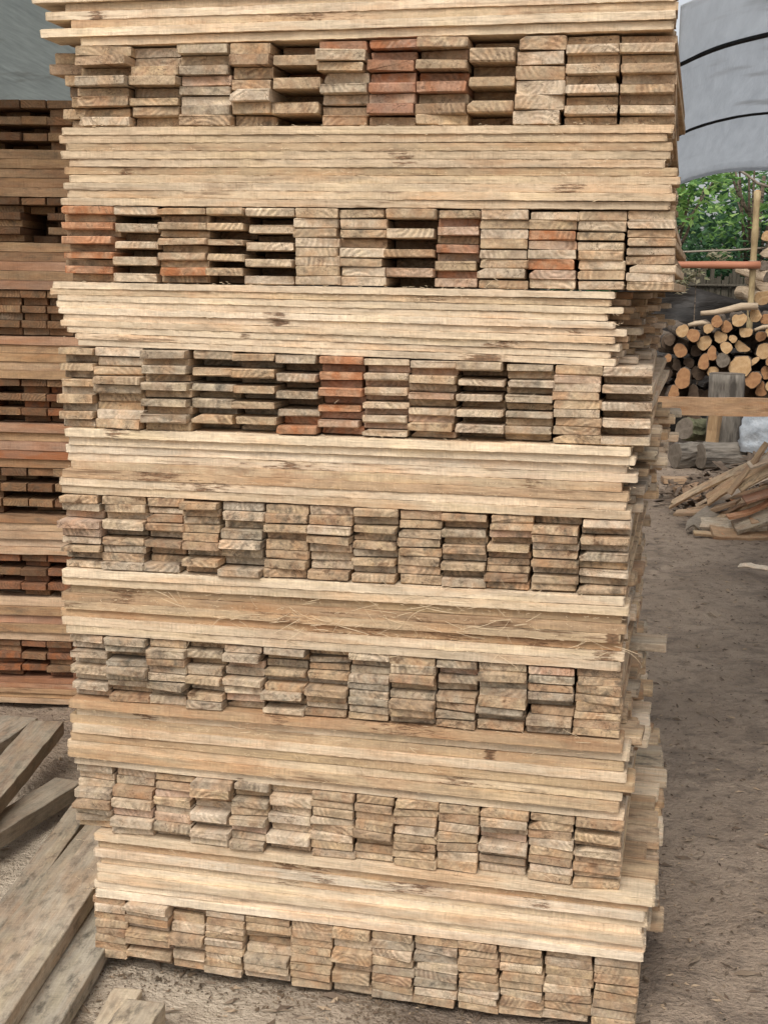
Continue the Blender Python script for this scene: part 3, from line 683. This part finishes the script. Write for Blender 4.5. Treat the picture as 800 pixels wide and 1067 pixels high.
p = at(710, 460, 13.4); log('mossy_log', Vector((p.x, 13.3, .34)), Vector((-.6, -.7, .1)), .11, .5, 'round', cut_grey, simple('mossy_bark', (.09, .1, .05), (.2, .19, .12), (20, 20, 20), .02), 'log with greenish mossy bark lying behind the short thick log', 'log', None, 78)
p = at(733, 445, 13.35); log('bark_slab', Vector((p.x, 13.0, .55)), Vector((.05, -.1, 1)), .1, .55, 'split', cut_orange, simple('orange_split_wood', (.3, .19, .1), (.4, .27, .15), (30, 30, 5), .02), 'tan split log leaning upright against the stump under the rail', 'log', None, 79)
def rail():
    root = bpy.data.objects.new('wooden_rail', None); col.objects.link(root); Y = 11.6
    a = at(655, 423, Y); b2 = at(880, 423, Y); root.location = (a.x, Y, 0)
    tag(root, 'horizontal brown sawn rail crossing in front of the stump and woodpile', 'rail')
    zc = (a.z+at(750, 423, Y).z)/2
    rr = random.Random(4)
    bd = Boards(); bd.add(L=b2.x-a.x, W=.05, T=.158, tint=(.37, .235, .135), stain=(.1, .1, .5), seed=4, nst=20, rough=.003, y0=0.)
    o = link('rail_beam', bd.mesh('rail_beam'), root); o.location = (0, 0, zc-.079)
    for x in (.08, b2.x-a.x-.12):
        bd = Boards(); bd.add(L=zc+.2, W=.08, T=.08, tint=TINT['brown'], stain=STAIN['brown'], seed=x)
        o = link('post', bd.mesh('post'), root); o.matrix_local = Matrix.Translation((x, .095, 0)) @ Matrix.Rotation(R(-90), 4, 'Y')
rail()
def sack():
    Y = 12.75; c0 = at(789, 447, Y); vs, fs = [], []; r = random.Random(6); n, mrow = 28, 16
    for j in range(mrow):
        f = j/(mrow-1); z = f*.47
        for i in range(n):
            a = 2*math.pi*i/n
            q = (math.sin(math.pi*min(1, .25+f*.75))**.6)*(1-.25*f)
            x = .2*q*math.cos(a)+(.1*(1-f) if math.cos(a) > 0 else 0); y = .13*q*math.sin(a)
            d = .03*mnoise.noise((x*9, y*9, z*14+3))+.022*abs(mnoise.noise((x*22, y*22, z*22)))-.01
            vs.append(Vector((x*(1+d*7), y*(1+d*7), z+d)))
    for j in range(mrow-1):
        for i in range(n): a = j*n+i; c = j*n+(i+1) % n; fs.append((a, c, c+n, a+n))
    fs.append(tuple(range((mrow-1)*n, mrow*n)))
    o = link('plastic_sack', mesh_from('plastic_sack', vs, fs, simple('white_plastic', (.36, .38, .40), (.27, .30, .33), (10, 10, 10), .03, .4), True)); o.location = (c0.x, Y, .2)
    tag(o, 'crumpled white plastic sack lying on the fallen logs under the rail', 'sack')
sack()
# plank on the dirt in front of the fallen logs
a = atz(690, 497, .05); b2 = atz(775, 497, .05)
single_board('ground_plank', (b2-a).length, .14, .05, 'brown', Matrix.Translation((a.x, a.y, .0)), 'brown plank lying flat on dirt in front of the fallen logs', 'plank', 81, rough=.004)

# offcut heap
OFF = [  # px ends, heights, width m, thickness, tint
 ((700, 527, .06), (830, 470, .62), .09, .022, 'tan'), ((728, 527, .12), (820, 455, .78), .075, .02, 'pale'), ((738, 522, .2), (825, 478, .72), .1, .02, 'brown'),
 ((704, 536, .07), (770, 524, .22), .08, .025, 'brown'), ((748, 540, .09), (830, 505, .4), .1, .022, 'tan'), ((745, 518, .2), (815, 490, .55), .06, .02, 'tan'),
 ((765, 530, .16), (840, 500, .5), .09, .02, 'pale'), ((722, 560, .03), (788, 578, .03), .05, .02, 'tan'), ((750, 561, .07), (835, 558, .13), .09, .02, 'orange'),
 ((725, 547, .05), (800, 548, .16), .12, .03, 'grey'), ((765, 552, .1), (820, 535, .25), .12, .03, 'grey'), ((781, 548, .12), (840, 540, .2), .07, .05, 'brown'),
 ((760, 515, .3), (800, 462, .8), .05, .015, 'brown'), ((775, 522, .3), (850, 492, .6), .1, .02, 'red'), ((735, 532, .1), (775, 527, .22), .06, .02, 'dark'),
 ((712, 520, .05), (745, 515, .1), .16, .05, 'dark'), ((740, 569, .03), (800, 574, .04), .14, .03, 'brown'), ((780, 487, .6), (830, 468, .85), .08, .02, 'pale'),
 ((700, 512, .04), (745, 508, .06), .1, .05, 'dark'), ((770, 510, .45), (835, 478, .75), .07, .02, 'tan'), ((770, 590, .02), (840, 604, .03), .03, .01, 'cream'), ((758, 540, .2), (812, 516, .42), .06, .02, 'orange')]
OL = ['longest tan offcut strip slanting from the dirt by the tall stack up the heap', 'pale offcut strip sloping up the crest of the heap', 'wide brown offcut strip under the crest of the heap', 'short brown offcut at the toe of the heap by the tall stack',
      'broad tan offcut strip across the middle of the heap', 'narrow tan offcut strip lodged under the crest strips', 'pale strip across the upper heap at the picture edge', 'thin tan offcut lying flat on the dirt along the heap front', 'orange brown offcut board along the front of the heap',
      'grey bark slab lying in the front of the heap', 'grey bark slab leaning over the other bark slab', 'stubby brown offcut block at the heap edge', 'thin brown stick standing steeply out of the heap', 'reddish offcut strip on the far slope of the heap', 'dark short strip in the toe of the heap',
      'dark chunk of bark on the dirt left of the heap', 'flat brown board half buried at the heap front', 'topmost pale strip of the heap', 'dark bark strip on the dirt behind the heap toe', 'tan strip second from the top of the heap', 'thin pale strip alone on the dirt in front of the heap', 'orange offcut crossing the grey slabs of the heap']
def ydist(px, py, z): return atz(px, py, z)
for i, ((xa, ya, za), (xb, yb, zb), W, T, tn) in enumerate(OFF):
    pa = atz(xa, ya, za); pb = atz(xb, yb, zb)
    ymid = (pa.y+pb.y)/2
    if za > .02 or zb > .1:                         # keep the heap compact in depth
        pa = at(xa, ya, max(9.2, min(11.2, pa.y))); pb = at(xb, yb, max(9.2, min(11.6, pb.y)))
        pa.z = max(pa.z, .02); pb.z = max(pb.z, .02)
    v = pb-pa; L = v.length; x = v.normalized(); y = Vector((0, 0, 1)).cross(x).normalized(); z = x.cross(y)
    mm = Matrix((x, y, z)).transposed().to_4x4(); mm.translation = pa
    mm = mm @ Matrix.Rotation(random.Random(i).uniform(.1, .9), 4, 'X')
    single_board('wood_offcut', L, W, T, tn, mm, OL[i], 'offcut', 700+i, 'offcuts of the heap', nst=10, rough=.003, dark=1.12, bow=random.Random(i).uniform(-.05, .05))
r = random.Random(31)
for i in range(46):
    xa = r.uniform(712, 795); f = (xa-712)/83; ya = r.uniform(528-38*f, 566); za = r.uniform(.03, .06+.3*f)
    pa = at(xa, ya, r.uniform(9.6, 11)); pa.z = max(.03, min(pa.z, .5)); an = r.uniform(-.5, .9); L = r.uniform(.5, 1.25)
    x = Vector((math.cos(an), .35*math.sin(an*3), r.uniform(-.05, .45))).normalized(); y = Vector((0, 0, 1)).cross(x).normalized(); z = x.cross(y)
    mm = Matrix((x, y, z)).transposed().to_4x4(); mm.translation = pa; mm = mm @ Matrix.Rotation(r.uniform(-.6, 1.), 4, 'X')
    single_board('thin_strip', L, r.uniform(.015, .045), r.uniform(.005, .013), r.choice(('tan', 'pale', 'brown', 'brown', 'cream', 'tan', 'orange')), mm, 'thin loose wood strip among the broader offcuts of the heap', 'wood strip', 800+i, 'thin strips of the offcut heap', nst=8, rough=.003, bow=r.uniform(-.04, .06))
# curled grey bark piece at the toe of the heap
vs, fs = [], []; pa, pb = at(722, 558, 9.3), at(752, 524, 9.6); pa.z = .03
for j in range(9):
    f = j/8; c0 = pa.lerp(pb, f); wd = .1*math.sin(math.pi*(.12+.8*f))+.015
    for q in range(5):
        e = (q-2)/2; vs.append(c0+Vector((wd*e, 0, .03*(1-e*e)+.01*math.sin(f*9+q))))
    for q in range(4, -1, -1):
        e = (q-2)/2; vs.append(c0+Vector((wd*e*.96, .02, .03*(1-e*e)-.018+.01*math.sin(f*9+q))))
for j in range(8):
    for q in range(10): a = j*10+q; c = j*10+(q+1) % 10; fs.append((a, c, c+10, a+10))
fs += [tuple(range(9, -1, -1)), tuple(range(80, 90))]
tag(link('bark_piece', mesh_from('bark_piece', vs, fs, simple('dry_bark', (.33, .28, .22), (.22, .18, .14), (20, 60, 20), .02))), 'pale grey curled bark piece with pointed tip at the toe of the heap', 'bark')
# bark heap core so that no hollow shows
vs, fs = [], []; r = random.Random(2); c0 = at(800, 545, 10.4)
for k2 in range(520):
    a = r.uniform(0, 6.28); q = r.random()**.6; x = c0.x+1.15*q*math.cos(a)*.75; y = 10.5+1.1*q*math.sin(a); z = max(.02, (.5*(1-q)+.04)*r.uniform(.3, 1))
    l = r.uniform(.06, .22); w = l*r.uniform(.15, .4); d = Vector((r.uniform(-1, 1), r.uniform(-1, 1), r.uniform(-.4, .4))).normalized(); e = d.cross(Vector((r.uniform(-.4, .4), r.uniform(-.4, .4), 1))).normalized()
    p = Vector((x, y, z)); b0 = len(vs); up = d.cross(e)*w*.25
    vs += [p-d*l/2-e*w/2, p+d*l/2-e*w/3, p+d*l/2+e*w/3, p-d*l/2+e*w/2, p-up]
    fs += [(b0, b0+1, b0+2, b0+3), (b0, b0+4, b0+1), (b0+1, b0+4, b0+2), (b0+2, b0+4, b0+3), (b0+3, b0+4, b0)]
tag(link('bark_rubble', mesh_from('bark_rubble', vs, fs, simple('bark_rubble', (.07, .05, .037), (.19, .14, .1), (6, 6, 6), .01))), 'dark bark scraps filling the offcut heap', 'bark scraps', kind='stuff')

# ---------------------------------------------------------------- dark sheet heap, fence, pipe, poles, wire
def sheet():
    Y = 16.1; nx_, nz_ = 50, 26; vs, fs = [], []
    x0, x1 = at(655, 320, Y).x, at(860, 320, Y).x; ztop = at(750, 292, Y).z
    for j in range(nz_):
        for i in range(nx_):
            f = i/(nx_-1); h = j/(nz_-1); x = lerp(x0, x1, f); z = h*ztop*(.93+.07*math.sin(f*5+1))
            y = Y+.35*h+.10*mnoise.noise((x*1.2+z*1.6, z*4-x*1.4, 1))+.05*mnoise.noise((x*3+z*2, z*9-x*3, 5))
            vs.append(Vector((x, y, z)))
    for j in range(nz_-1):
        for i in range(nx_-1): a = j*nx_+i; fs.append((a, a+1, a+nx_+1, a+nx_))
    nb = len(vs); vs += [v+Vector((0, .5, 0)) for v in vs]; fs += [tuple(q+nb for q in reversed(f)) for f in fs]
    edge = [i for i in range(nx_)]+[j*nx_+nx_-1 for j in range(1, nz_)]+[(nz_-1)*nx_+i for i in range(nx_-2, -1, -1)]+[j*nx_ for j in range(nz_-2, 0, -1)]
    for a, c in zip(edge, edge[1:]+edge[:1]): fs.append((a, a+nb, c+nb, c))
    o = link('plastic_sheet', mesh_from('plastic_sheet', vs, fs, simple('dark_plastic', (.010, .0085, .0075), (.04, .034, .029), (3, 3, 14), .03, .5), True))
    tag(o, 'dark creased plastic sheet draped over a heap behind the woodpile', 'plastic sheet')
sheet()
def zq(zx, zy, Y): return at(660+zx*.175, 160+zy*.175, Y)
fm = simple('dead_reed', (.055, .048, .036), (.11, .095, .07), (60, 60, 3), .02)
vs, fs = [], []; r = random.Random(12); Yf = 17.2
xa, xb, zt_ = at(705, 300, Yf).x-.6, at(800, 300, Yf).x+1.5, zq(500, 690, Yf).z
for i in range(70):
    x = lerp(xa, xb, i/69)+r.uniform(-.01, .01); b0 = len(vs); w = .022; hh = zt_*r.uniform(.93, 1.03); y = Yf+r.uniform(-.02, .02)
    for zz in (0, hh):
        vs += [Vector((x-w, y-w, zz)), Vector((x+w, y-w, zz)), Vector((x+w, y+w, zz)), Vector((x-w, y+w, zz))]
    fs += [(b0+q, b0+(q+1) % 4, b0+4+(q+1) % 4, b0+4+q) for q in range(4)]+[(b0+4, b0+5, b0+6, b0+7)]
fo = bpy.data.objects.new('reed_fence', None); col.objects.link(fo); fo.location = (0, 0, 0); tag(fo, 'dull grey brown reed fence behind the dark plastic sheet', 'fence')
link('reed_panel', mesh_from('reed_panel', vs, fs, fm), fo)
stick('rail', [Vector((xa, Yf-.05, zt_*.9)), Vector(((xa+xb)/2, Yf-.05, zt_*.9)), Vector((xb, Yf-.05, zt_*.9))], .02, fm, None, None, 1, parent=fo)

Yp = 15.35
pipe_m = simple('terracotta_plastic', (.42, .175, .10), (.36, .15, .085), (3, 8, 8), 0, .45)
p0, p1 = zq(150, 660, Yp), zq(752, 663, Yp)
stick('plastic_pipe', [p0.lerp(p1, i/6) for i in range(7)], .042, pipe_m, 'terracotta coloured pipe running level from the tall stack to the bamboo pole', 'pipe', 3)
bam = simple('bamboo', (.45, .35, .19), (.24, .17, .09), (14, 14, 7), .005, .55)
def bamboo():
    root = bpy.data.objects.new('bamboo_pole', None); col.objects.link(root); tag(root, 'yellow bamboo pole standing upright behind the woodpile', 'pole')
    a = zq(697, 900, Yp+.1); b2 = zq(738, 222, Yp+.1); d = (b2-a)/(b2.z-a.z); base = a-d*a.z; root.location = base
    pts, rad = [], []
    for i in range(25):
        f = i/24; pts.append((b2-base)*f); rad.append(.036 if i % 4 else .042)
    stick('culm', pts, rad, bam, None, None, 4, parent=root)
    tip = (b2-base); ring = stick('cut_top', [tip-Vector((0, 0, .02)), tip+Vector((0, 0, .012))], [.03, .024], cut_pale, None, None, 5, parent=root)
    lash = (b2-base)*((p1.z-base.z)/(b2.z-base.z))
    stick('rope_lashing', [lash+Vector((0, 0, -.05)), lash, lash+Vector((0, 0, .05))], .05, grey_wood, None, None, 6, parent=root)
bamboo()
post_m = simple('grey_post', (.2, .165, .125), (.3, .25, .19), (30, 30, 5), .02)
b2 = zq(862, -150, Yp+.5); a = zq(858, 520, Yp+.5); d = (b2-a)/(b2.z-a.z); base = a-d*a.z
stick('wooden_post', [base+(b2-base)*(i/8) for i in range(9)], [.1]*9, post_m, 'tall grey post with ragged bark behind the bamboo pole', 'post', 7)
for i, (zx, zy, rr, lab) in enumerate(((790, 490, 26, 'small lumpy split log, topmost against the grey post'), (785, 580, 30, 'rounded split log second against the grey post'), (790, 665, 28, 'pale split log level with the pipe end'),
                                  (775, 775, 34, 'broad pale split log leaning below the pipe end'), (770, 855, 38, 'pale lumpy split log lowest beside the bamboo pole'), (800, 730, 30, 'split log tucked behind the broad pale one'))):
    p = zq(zx, zy, Yp+.25); log('split_log', p, Vector((-.9+i*.3, -1, .15-.08*i)), rr*.175/F*Yp*1.6, .45, ('wedge', 'split', 'heart', 'split', 'heart', 'wedge')[i], (cut_pale, peeled, cut_grey, peeled, cut_pale, cut_grey)[i], peeled, lab, 'log', None, 1500+i, .8)
wp = [zq(200, 585, Yp+.4), zq(330, 583, Yp+.4), zq(460, 577, Yp+.4), zq(600, 573, Yp+.4), zq(720, 565, Yp+.4), zq(830, 555, Yp+.4)]
stick('thin_branch', wp, .011, grey_wood, 'thin dry branch strung level above the terracotta pipe', 'branch', 9)

# ---------------------------------------------------------------- trees
def leafmat(name, c1, c2, c3):
    mt, nt, b, out = newmat(name); g = G(nt)
    a = g.attr('leaf', 'Fac')
    c = g.mix(g.rng(a, 0, .6), (*c1, 1), (*c2, 1)); c = g.mix(g.rng(a, .6, 1), c, (*c3, 1))
    nt.links.new(c, b.inputs['Base Color']); b.inputs['Roughness'].default_value = .5
    tr = nt.nodes.new('ShaderNodeBsdfTranslucent'); nt.links.new(c, tr.inputs[0])
    mx = nt.nodes.new('ShaderNodeMixShader'); mx.inputs[0].default_value = .45
    nt.links.new(b.outputs[0], mx.inputs[1]); nt.links.new(tr.outputs[0], mx.inputs[2]); nt.links.new(mx.outputs[0], out.inputs[0])
    return mt
LEAF = leafmat('leaf_green', (.07, .16, .045), (.21, .40, .11), (.42, .60, .2))
LEAFD = leafmat('leaf_deep', (.03, .07, .04), (.055, .13, .06), (.11, .22, .09))
LEAFP = leafmat('leaf_dry', (.3, .26, .17), (.4, .36, .25), (.2, .22, .1))
def leaves(vs, fs, lf, c0, rad, n, size, r, flat=.8):
    for _ in range(n):
        d = Vector((r.gauss(0, 1), r.gauss(0, 1), r.gauss(0, 1)*flat)).normalized()*rad*r.random()**.4
        p = c0+d; x = Vector((r.uniform(-1, 1), r.uniform(-1, 1), r.uniform(-.8, .3))).normalized(); y = x.cross(Vector((r.uniform(-.6, .6), r.uniform(-.6, .6), 1))).normalized()
        l = size*r.uniform(.6, 1.3); w = l*.26; b0 = len(vs); z = x.cross(y)*l*.12
        vs += [p, p+x*l*.35+y*w+z, p+x*l-z, p+x*l*.35-y*w+z]; fs.append((b0, b0+1, b0+2, b0+3)); q = r.random(); lf += [q]*4
def tree(name, label, cat, base, clumps, mat, size, seed, n, trunk_r, group=None, limb=True):
    r = random.Random(seed); root = bpy.data.objects.new(name, None); col.objects.link(root); root.location = base; tag(root, label, cat, group)
    vs, fs, lf = [], [], []
    for (c0, rad) in clumps: leaves(vs, fs, lf, c0-base, rad, int(n*rad*rad), size, r)
    me = mesh_from('crown', vs, fs, mat); a = me.attributes.new('leaf', 'FLOAT', 'POINT'); a.data.foreach_set('value', lf); link('crown', me, root)
    top = sum((c for c, _ in clumps), Vector())/len(clumps)-base
    bm_pts = [Vector((0, 0, 0)), top*.35+Vector((.08, 0, 0)), top*.7, top]
    stick('trunk', bm_pts, [trunk_r, trunk_r*.85, trunk_r*.6, trunk_r*.3], bark, None, None, seed, parent=root)
    if limb:
        for i, (c0, rad) in enumerate(clumps[:14]):
            e = c0-base; s0 = top*r.uniform(.4, .8); mid = s0.lerp(e, .55)+Vector((0, 0, -.12))
            stick('limb', [s0, mid, e], [trunk_r*.35, trunk_r*.22, trunk_r*.08], bark, None, None, seed+i, parent=root)
r = random.Random(14)
def clumpset(boxpx, Y0, Y1, n, r0, r1):
    return [(at(r.uniform(boxpx[0], boxpx[1]), r.uniform(boxpx[2], boxpx[3]), r.uniform(Y0, Y1)), r.uniform(r0, r1)) for _ in range(n)]
b = at(712, 300, 19); b.z = 0
tree('leafy_tree', 'bright green leafy tree showing past the tall stack under the tarpaulin', 'tree', b, clumpset((640, 748, 150, 235), 18, 20, 22, .3, .5), LEAF, .15, 1, 420, .09)
b = at(772, 300, 21); b.z = 0
tree('leafy_tree', 'deeper green tree behind the bamboo pole with sky showing through', 'tree', b, clumpset((735, 860, 120, 255), 20, 22.5, 22, .3, .5), LEAF, .15, 2, 240, .1)
b = at(735, 300, 22); b.z = 0
tree('dark_shrub', 'dark green shrub mass low behind the pipe and fence', 'shrub', b, clumpset((640, 880, 225, 330), 20.5, 23, 44, .4, .65), LEAFD, .16, 3, 330, .06)
b = at(725, 300, 15.75); b.z = 0
tree('dry_shrub', 'pale dry leafed shrub poking up around the pipe', 'shrub', b, [(zq(280, 740, 15.9), .18), (zq(330, 715, 15.9), .15), (zq(520, 605, 16), .13), (zq(470, 590, 16), .09), (zq(260, 790, 15.9), .12), (zq(390, 700, 15.9), .1)], LEAFP, .085, 4, 1500, .012, limb=False)
b = at(900, 300, 30); b.z = 0
tree('far_tree', 'dark far tree closing the gap behind the other trees', 'tree', b, clumpset((560, 1050, 190, 310), 28, 32, 50, .8, 1.3), LEAFD, .3, 5, 90, .15)
vb = [zq(560, 60, 18), zq(620, 90, 18), zq(680, 130, 18), zq(740, 175, 18), zq(820, 200, 18)]
stick('bare_branch', vb, .018, grey_wood, 'bare arching branch crossing the sky gap beside the bamboo pole', 'branch', 77)

# ---------------------------------------------------------------- tarpaulin roofs
def tarp_mat(name, c1, c2, trans):
    mt, nt, b, out = newmat(name); g = G(nt)
    tc = g.n('ShaderNodeTexCoord').outputs['Object']
    st_ = g.noise(g.vmul(tc, (34, 2.2, 34)), 1, 4, .65); bl = g.noise(tc, 1.3, 5, .6); fine = g.noise(g.vmul(tc, (120, 9, 120)), 1, 2)
    c = g.mix(g.rng(st_, .3, .7), (*c1, 1), (*c2, 1)); c = g.mix(g.math('MULTIPLY', g.rng(bl, .56, .7), .5), c, (.2, .185, .165, 1))
    nt.links.new(c, b.inputs['Base Color']); b.inputs['Roughness'].default_value = .6
    nt.links.new(g.bump(g.math('ADD', st_, fine), .01, .5), b.inputs['Normal'])
    tr = nt.nodes.new('ShaderNodeBsdfTranslucent'); nt.links.new(c, tr.inputs[0])
    mx = nt.nodes.new('ShaderNodeMixShader'); mx.inputs[0].default_value = trans
    nt.links.new(b.outputs[0], mx.inputs[1]); nt.links.new(tr.outputs[0], mx.inputs[2]); nt.links.new(mx.outputs[0], out.inputs[0])
    return mt
def canopy(name, label, origin, yaw, profile, d0, d1, hoops, mat, hoopmat, hr, sag=.03):
    root = bpy.data.objects.new(name, None); col.objects.link(root)
    t = Vector((math.cos(yaw), -math.sin(yaw), 0)); n = Vector((math.sin(yaw), math.cos(yaw), 0))
    root.location = origin; root.rotation_euler = (0, 0, -yaw); tag(root, label, 'tarpaulin roof')
    t = Vector((1, 0, 0)); n = Vector((0, 1, 0)); origin = Vector((0, 0, 0))
    def prof(s):
        for (s0, z0), (s1, z1) in zip(profile, profile[1:]):
            if s <= s1: f = (s-s0)/(s1-s0); return lerp(z0, z1, f)
        return profile[-1][1]
    S0, S1 = profile[0][0], profile[-1][0]; ns, nd = 70, 70; vs, fs = [], []
    for j in range(nd):
        d = lerp(d0, d1, j/(nd-1))
        near = min(abs(d-h) for h in hoops); sg = sag*(1-math.exp(-near*2.2))
        for i in range(ns):
            s = S0+(S1-S0)*(i/(ns-1))**1.7
            droop = .05*math.exp(-((d1-d)/.12)**2)+.012*mnoise.noise((s*2, d*2, 1))
            p = origin+t*s+n*d; vs.append(Vector((p.x, p.y, prof(s)-sg-droop)))
    for j in range(nd-1):
        for i in range(ns-1): a = j*ns+i; fs.append((a, a+1, a+ns+1, a+ns))
    nb = len(vs); f0 = list(fs); vs += [v+Vector((0, 0, .006)) for v in vs]; fs += [tuple(q+nb for q in reversed(f)) for f in f0]
    edge = list(range(ns))+[j*ns+ns-1 for j in range(1, nd)]+[(nd-1)*ns+i for i in range(ns-2, -1, -1)]+[j*ns for j in range(nd-2, 0, -1)]
    for a, c in zip(edge, edge[1:]+edge[:1]): fs.append((a, a+nb, c+nb, c))
    link('sheet', mesh_from('sheet', vs, fs, mat, True), root)
    for h in hoops:
        pts = []
        for i in range(40):
            s = S0+(S1-S0)*(i/39)**1.7; p = origin+t*s+n*h; pts.append(Vector((p.x, p.y, prof(s)-hr*.8)))
        stick('hoop', pts, [hr]*40, hoopmat, None, None, int(h*10), parent=root)
    return root
hoop_m = simple('black_hose', (.012, .012, .013), (.02, .02, .02), bump=0, rough=.5)
def slope_of(px, py): d = ray(px, py); return d.x/d.y, d.z/math.hypot(d.x, d.y)
TY = math.atan(slope_of(703, 120)[0]); RD = 9.
pr = []
for px, py in ((700, 187), (706, 184.5), (713, 181.5), (722, 178.5), (732, 176), (745, 173.2), (760, 171.3), (780, 170.2), (800, 169.6)):
    d = ray(px, py); pt_ = CAM+d*(RD*math.cos(TY)/d.y); s_ = (pt_-Vector((0, 0, 0))).dot(Vector((math.cos(TY), -math.sin(TY), 0))); pr.append((s_, pt_.z))
pr = [(q[0]-pr[0][0], q[1]) for q in pr]; zz_ = pr[-1][1]
pr += [(1.2, zz_-.01), (2.2, zz_-.06), (3., zz_-.2), (3.4, zz_-.45)]
HD = [(pr[1][1]-H)/slope_of(*q)[1] for q in ((705, 137), (707, 60))]
canopy('tarpaulin_roof', 'light grey translucent tarpaulin on black hoops beside the tall stack', Vector((0, 0, 0)), TY, pr, 3.5, 9.0, (*HD, 8.94), tarp_mat('grey_tarpaulin', (.64, .665, .69), (.56, .585, .61), .76), hoop_m, .008)
prl = [(-5., H+.9), (-4, H+1.25), (-3, H+1.5), (-2, H+1.6), (-1, H+1.5), (-.2, H+1.3)]
canopy('tarpaulin_roof', 'grey green tarpaulin roof above the stack behind', Vector((-.4, 0, 0)), TY*.3, prl, 3.9, 11.5, (3.92, 11.45), tarp_mat('teal_tarpaulin', (.50, .53, .515), (.38, .405, .40), .72), hoop_m, .017)

# ---------------------------------------------------------------- light
w = bpy.data.worlds.new('World'); sc.world = w; w.use_nodes = True; nt = w.node_tree; nt.nodes.clear()
SUN_EL, SUN_AZ = R(52), R(200)     # azimuth measured from +Y clockwise: the light comes from behind the viewer
sky = nt.nodes.new('ShaderNodeTexSky'); sky.sky_type = 'NISHITA'; sky.sun_disc = False
sky.sun_elevation = SUN_EL; sky.sun_rotation = SUN_AZ; sky.air_density = 1.; sky.dust_density = 4.; sky.ozone_density = 1.
hs = nt.nodes.new('ShaderNodeHueSaturation'); hs.inputs['Saturation'].default_value = .22
bg = nt.nodes.new('ShaderNodeBackground'); bg.inputs[1].default_value = .15; wo = nt.nodes.new('ShaderNodeOutputWorld')
nt.links.new(sky.outputs[0], hs.inputs['Color']); nt.links.new(hs.outputs[0], bg.inputs[0]); nt.links.new(bg.outputs[0], wo.inputs[0])
sl = bpy.data.lights.new('sun', 'SUN'); sl.energy = 1.3; sl.angle = R(28); sl.color = (1, .95, .87)
so = bpy.data.objects.new('sun', sl); col.objects.link(so)
dirv = Vector((math.sin(SUN_AZ)*math.cos(SUN_EL), math.cos(SUN_AZ)*math.cos(SUN_EL), math.sin(SUN_EL)))
so.rotation_euler = dirv.to_track_quat('Z', 'Y').to_euler(); so.location = (0, -3, 8)
vs_ = sc.view_settings; vs_.view_transform = 'Standard'; vs_.look = 'None'; vs_.exposure = .28; vs_.gamma = 1; vs_.use_curve_mapping = False
sc.cycles.max_bounces = 6; sc.cycles.use_denoising = True
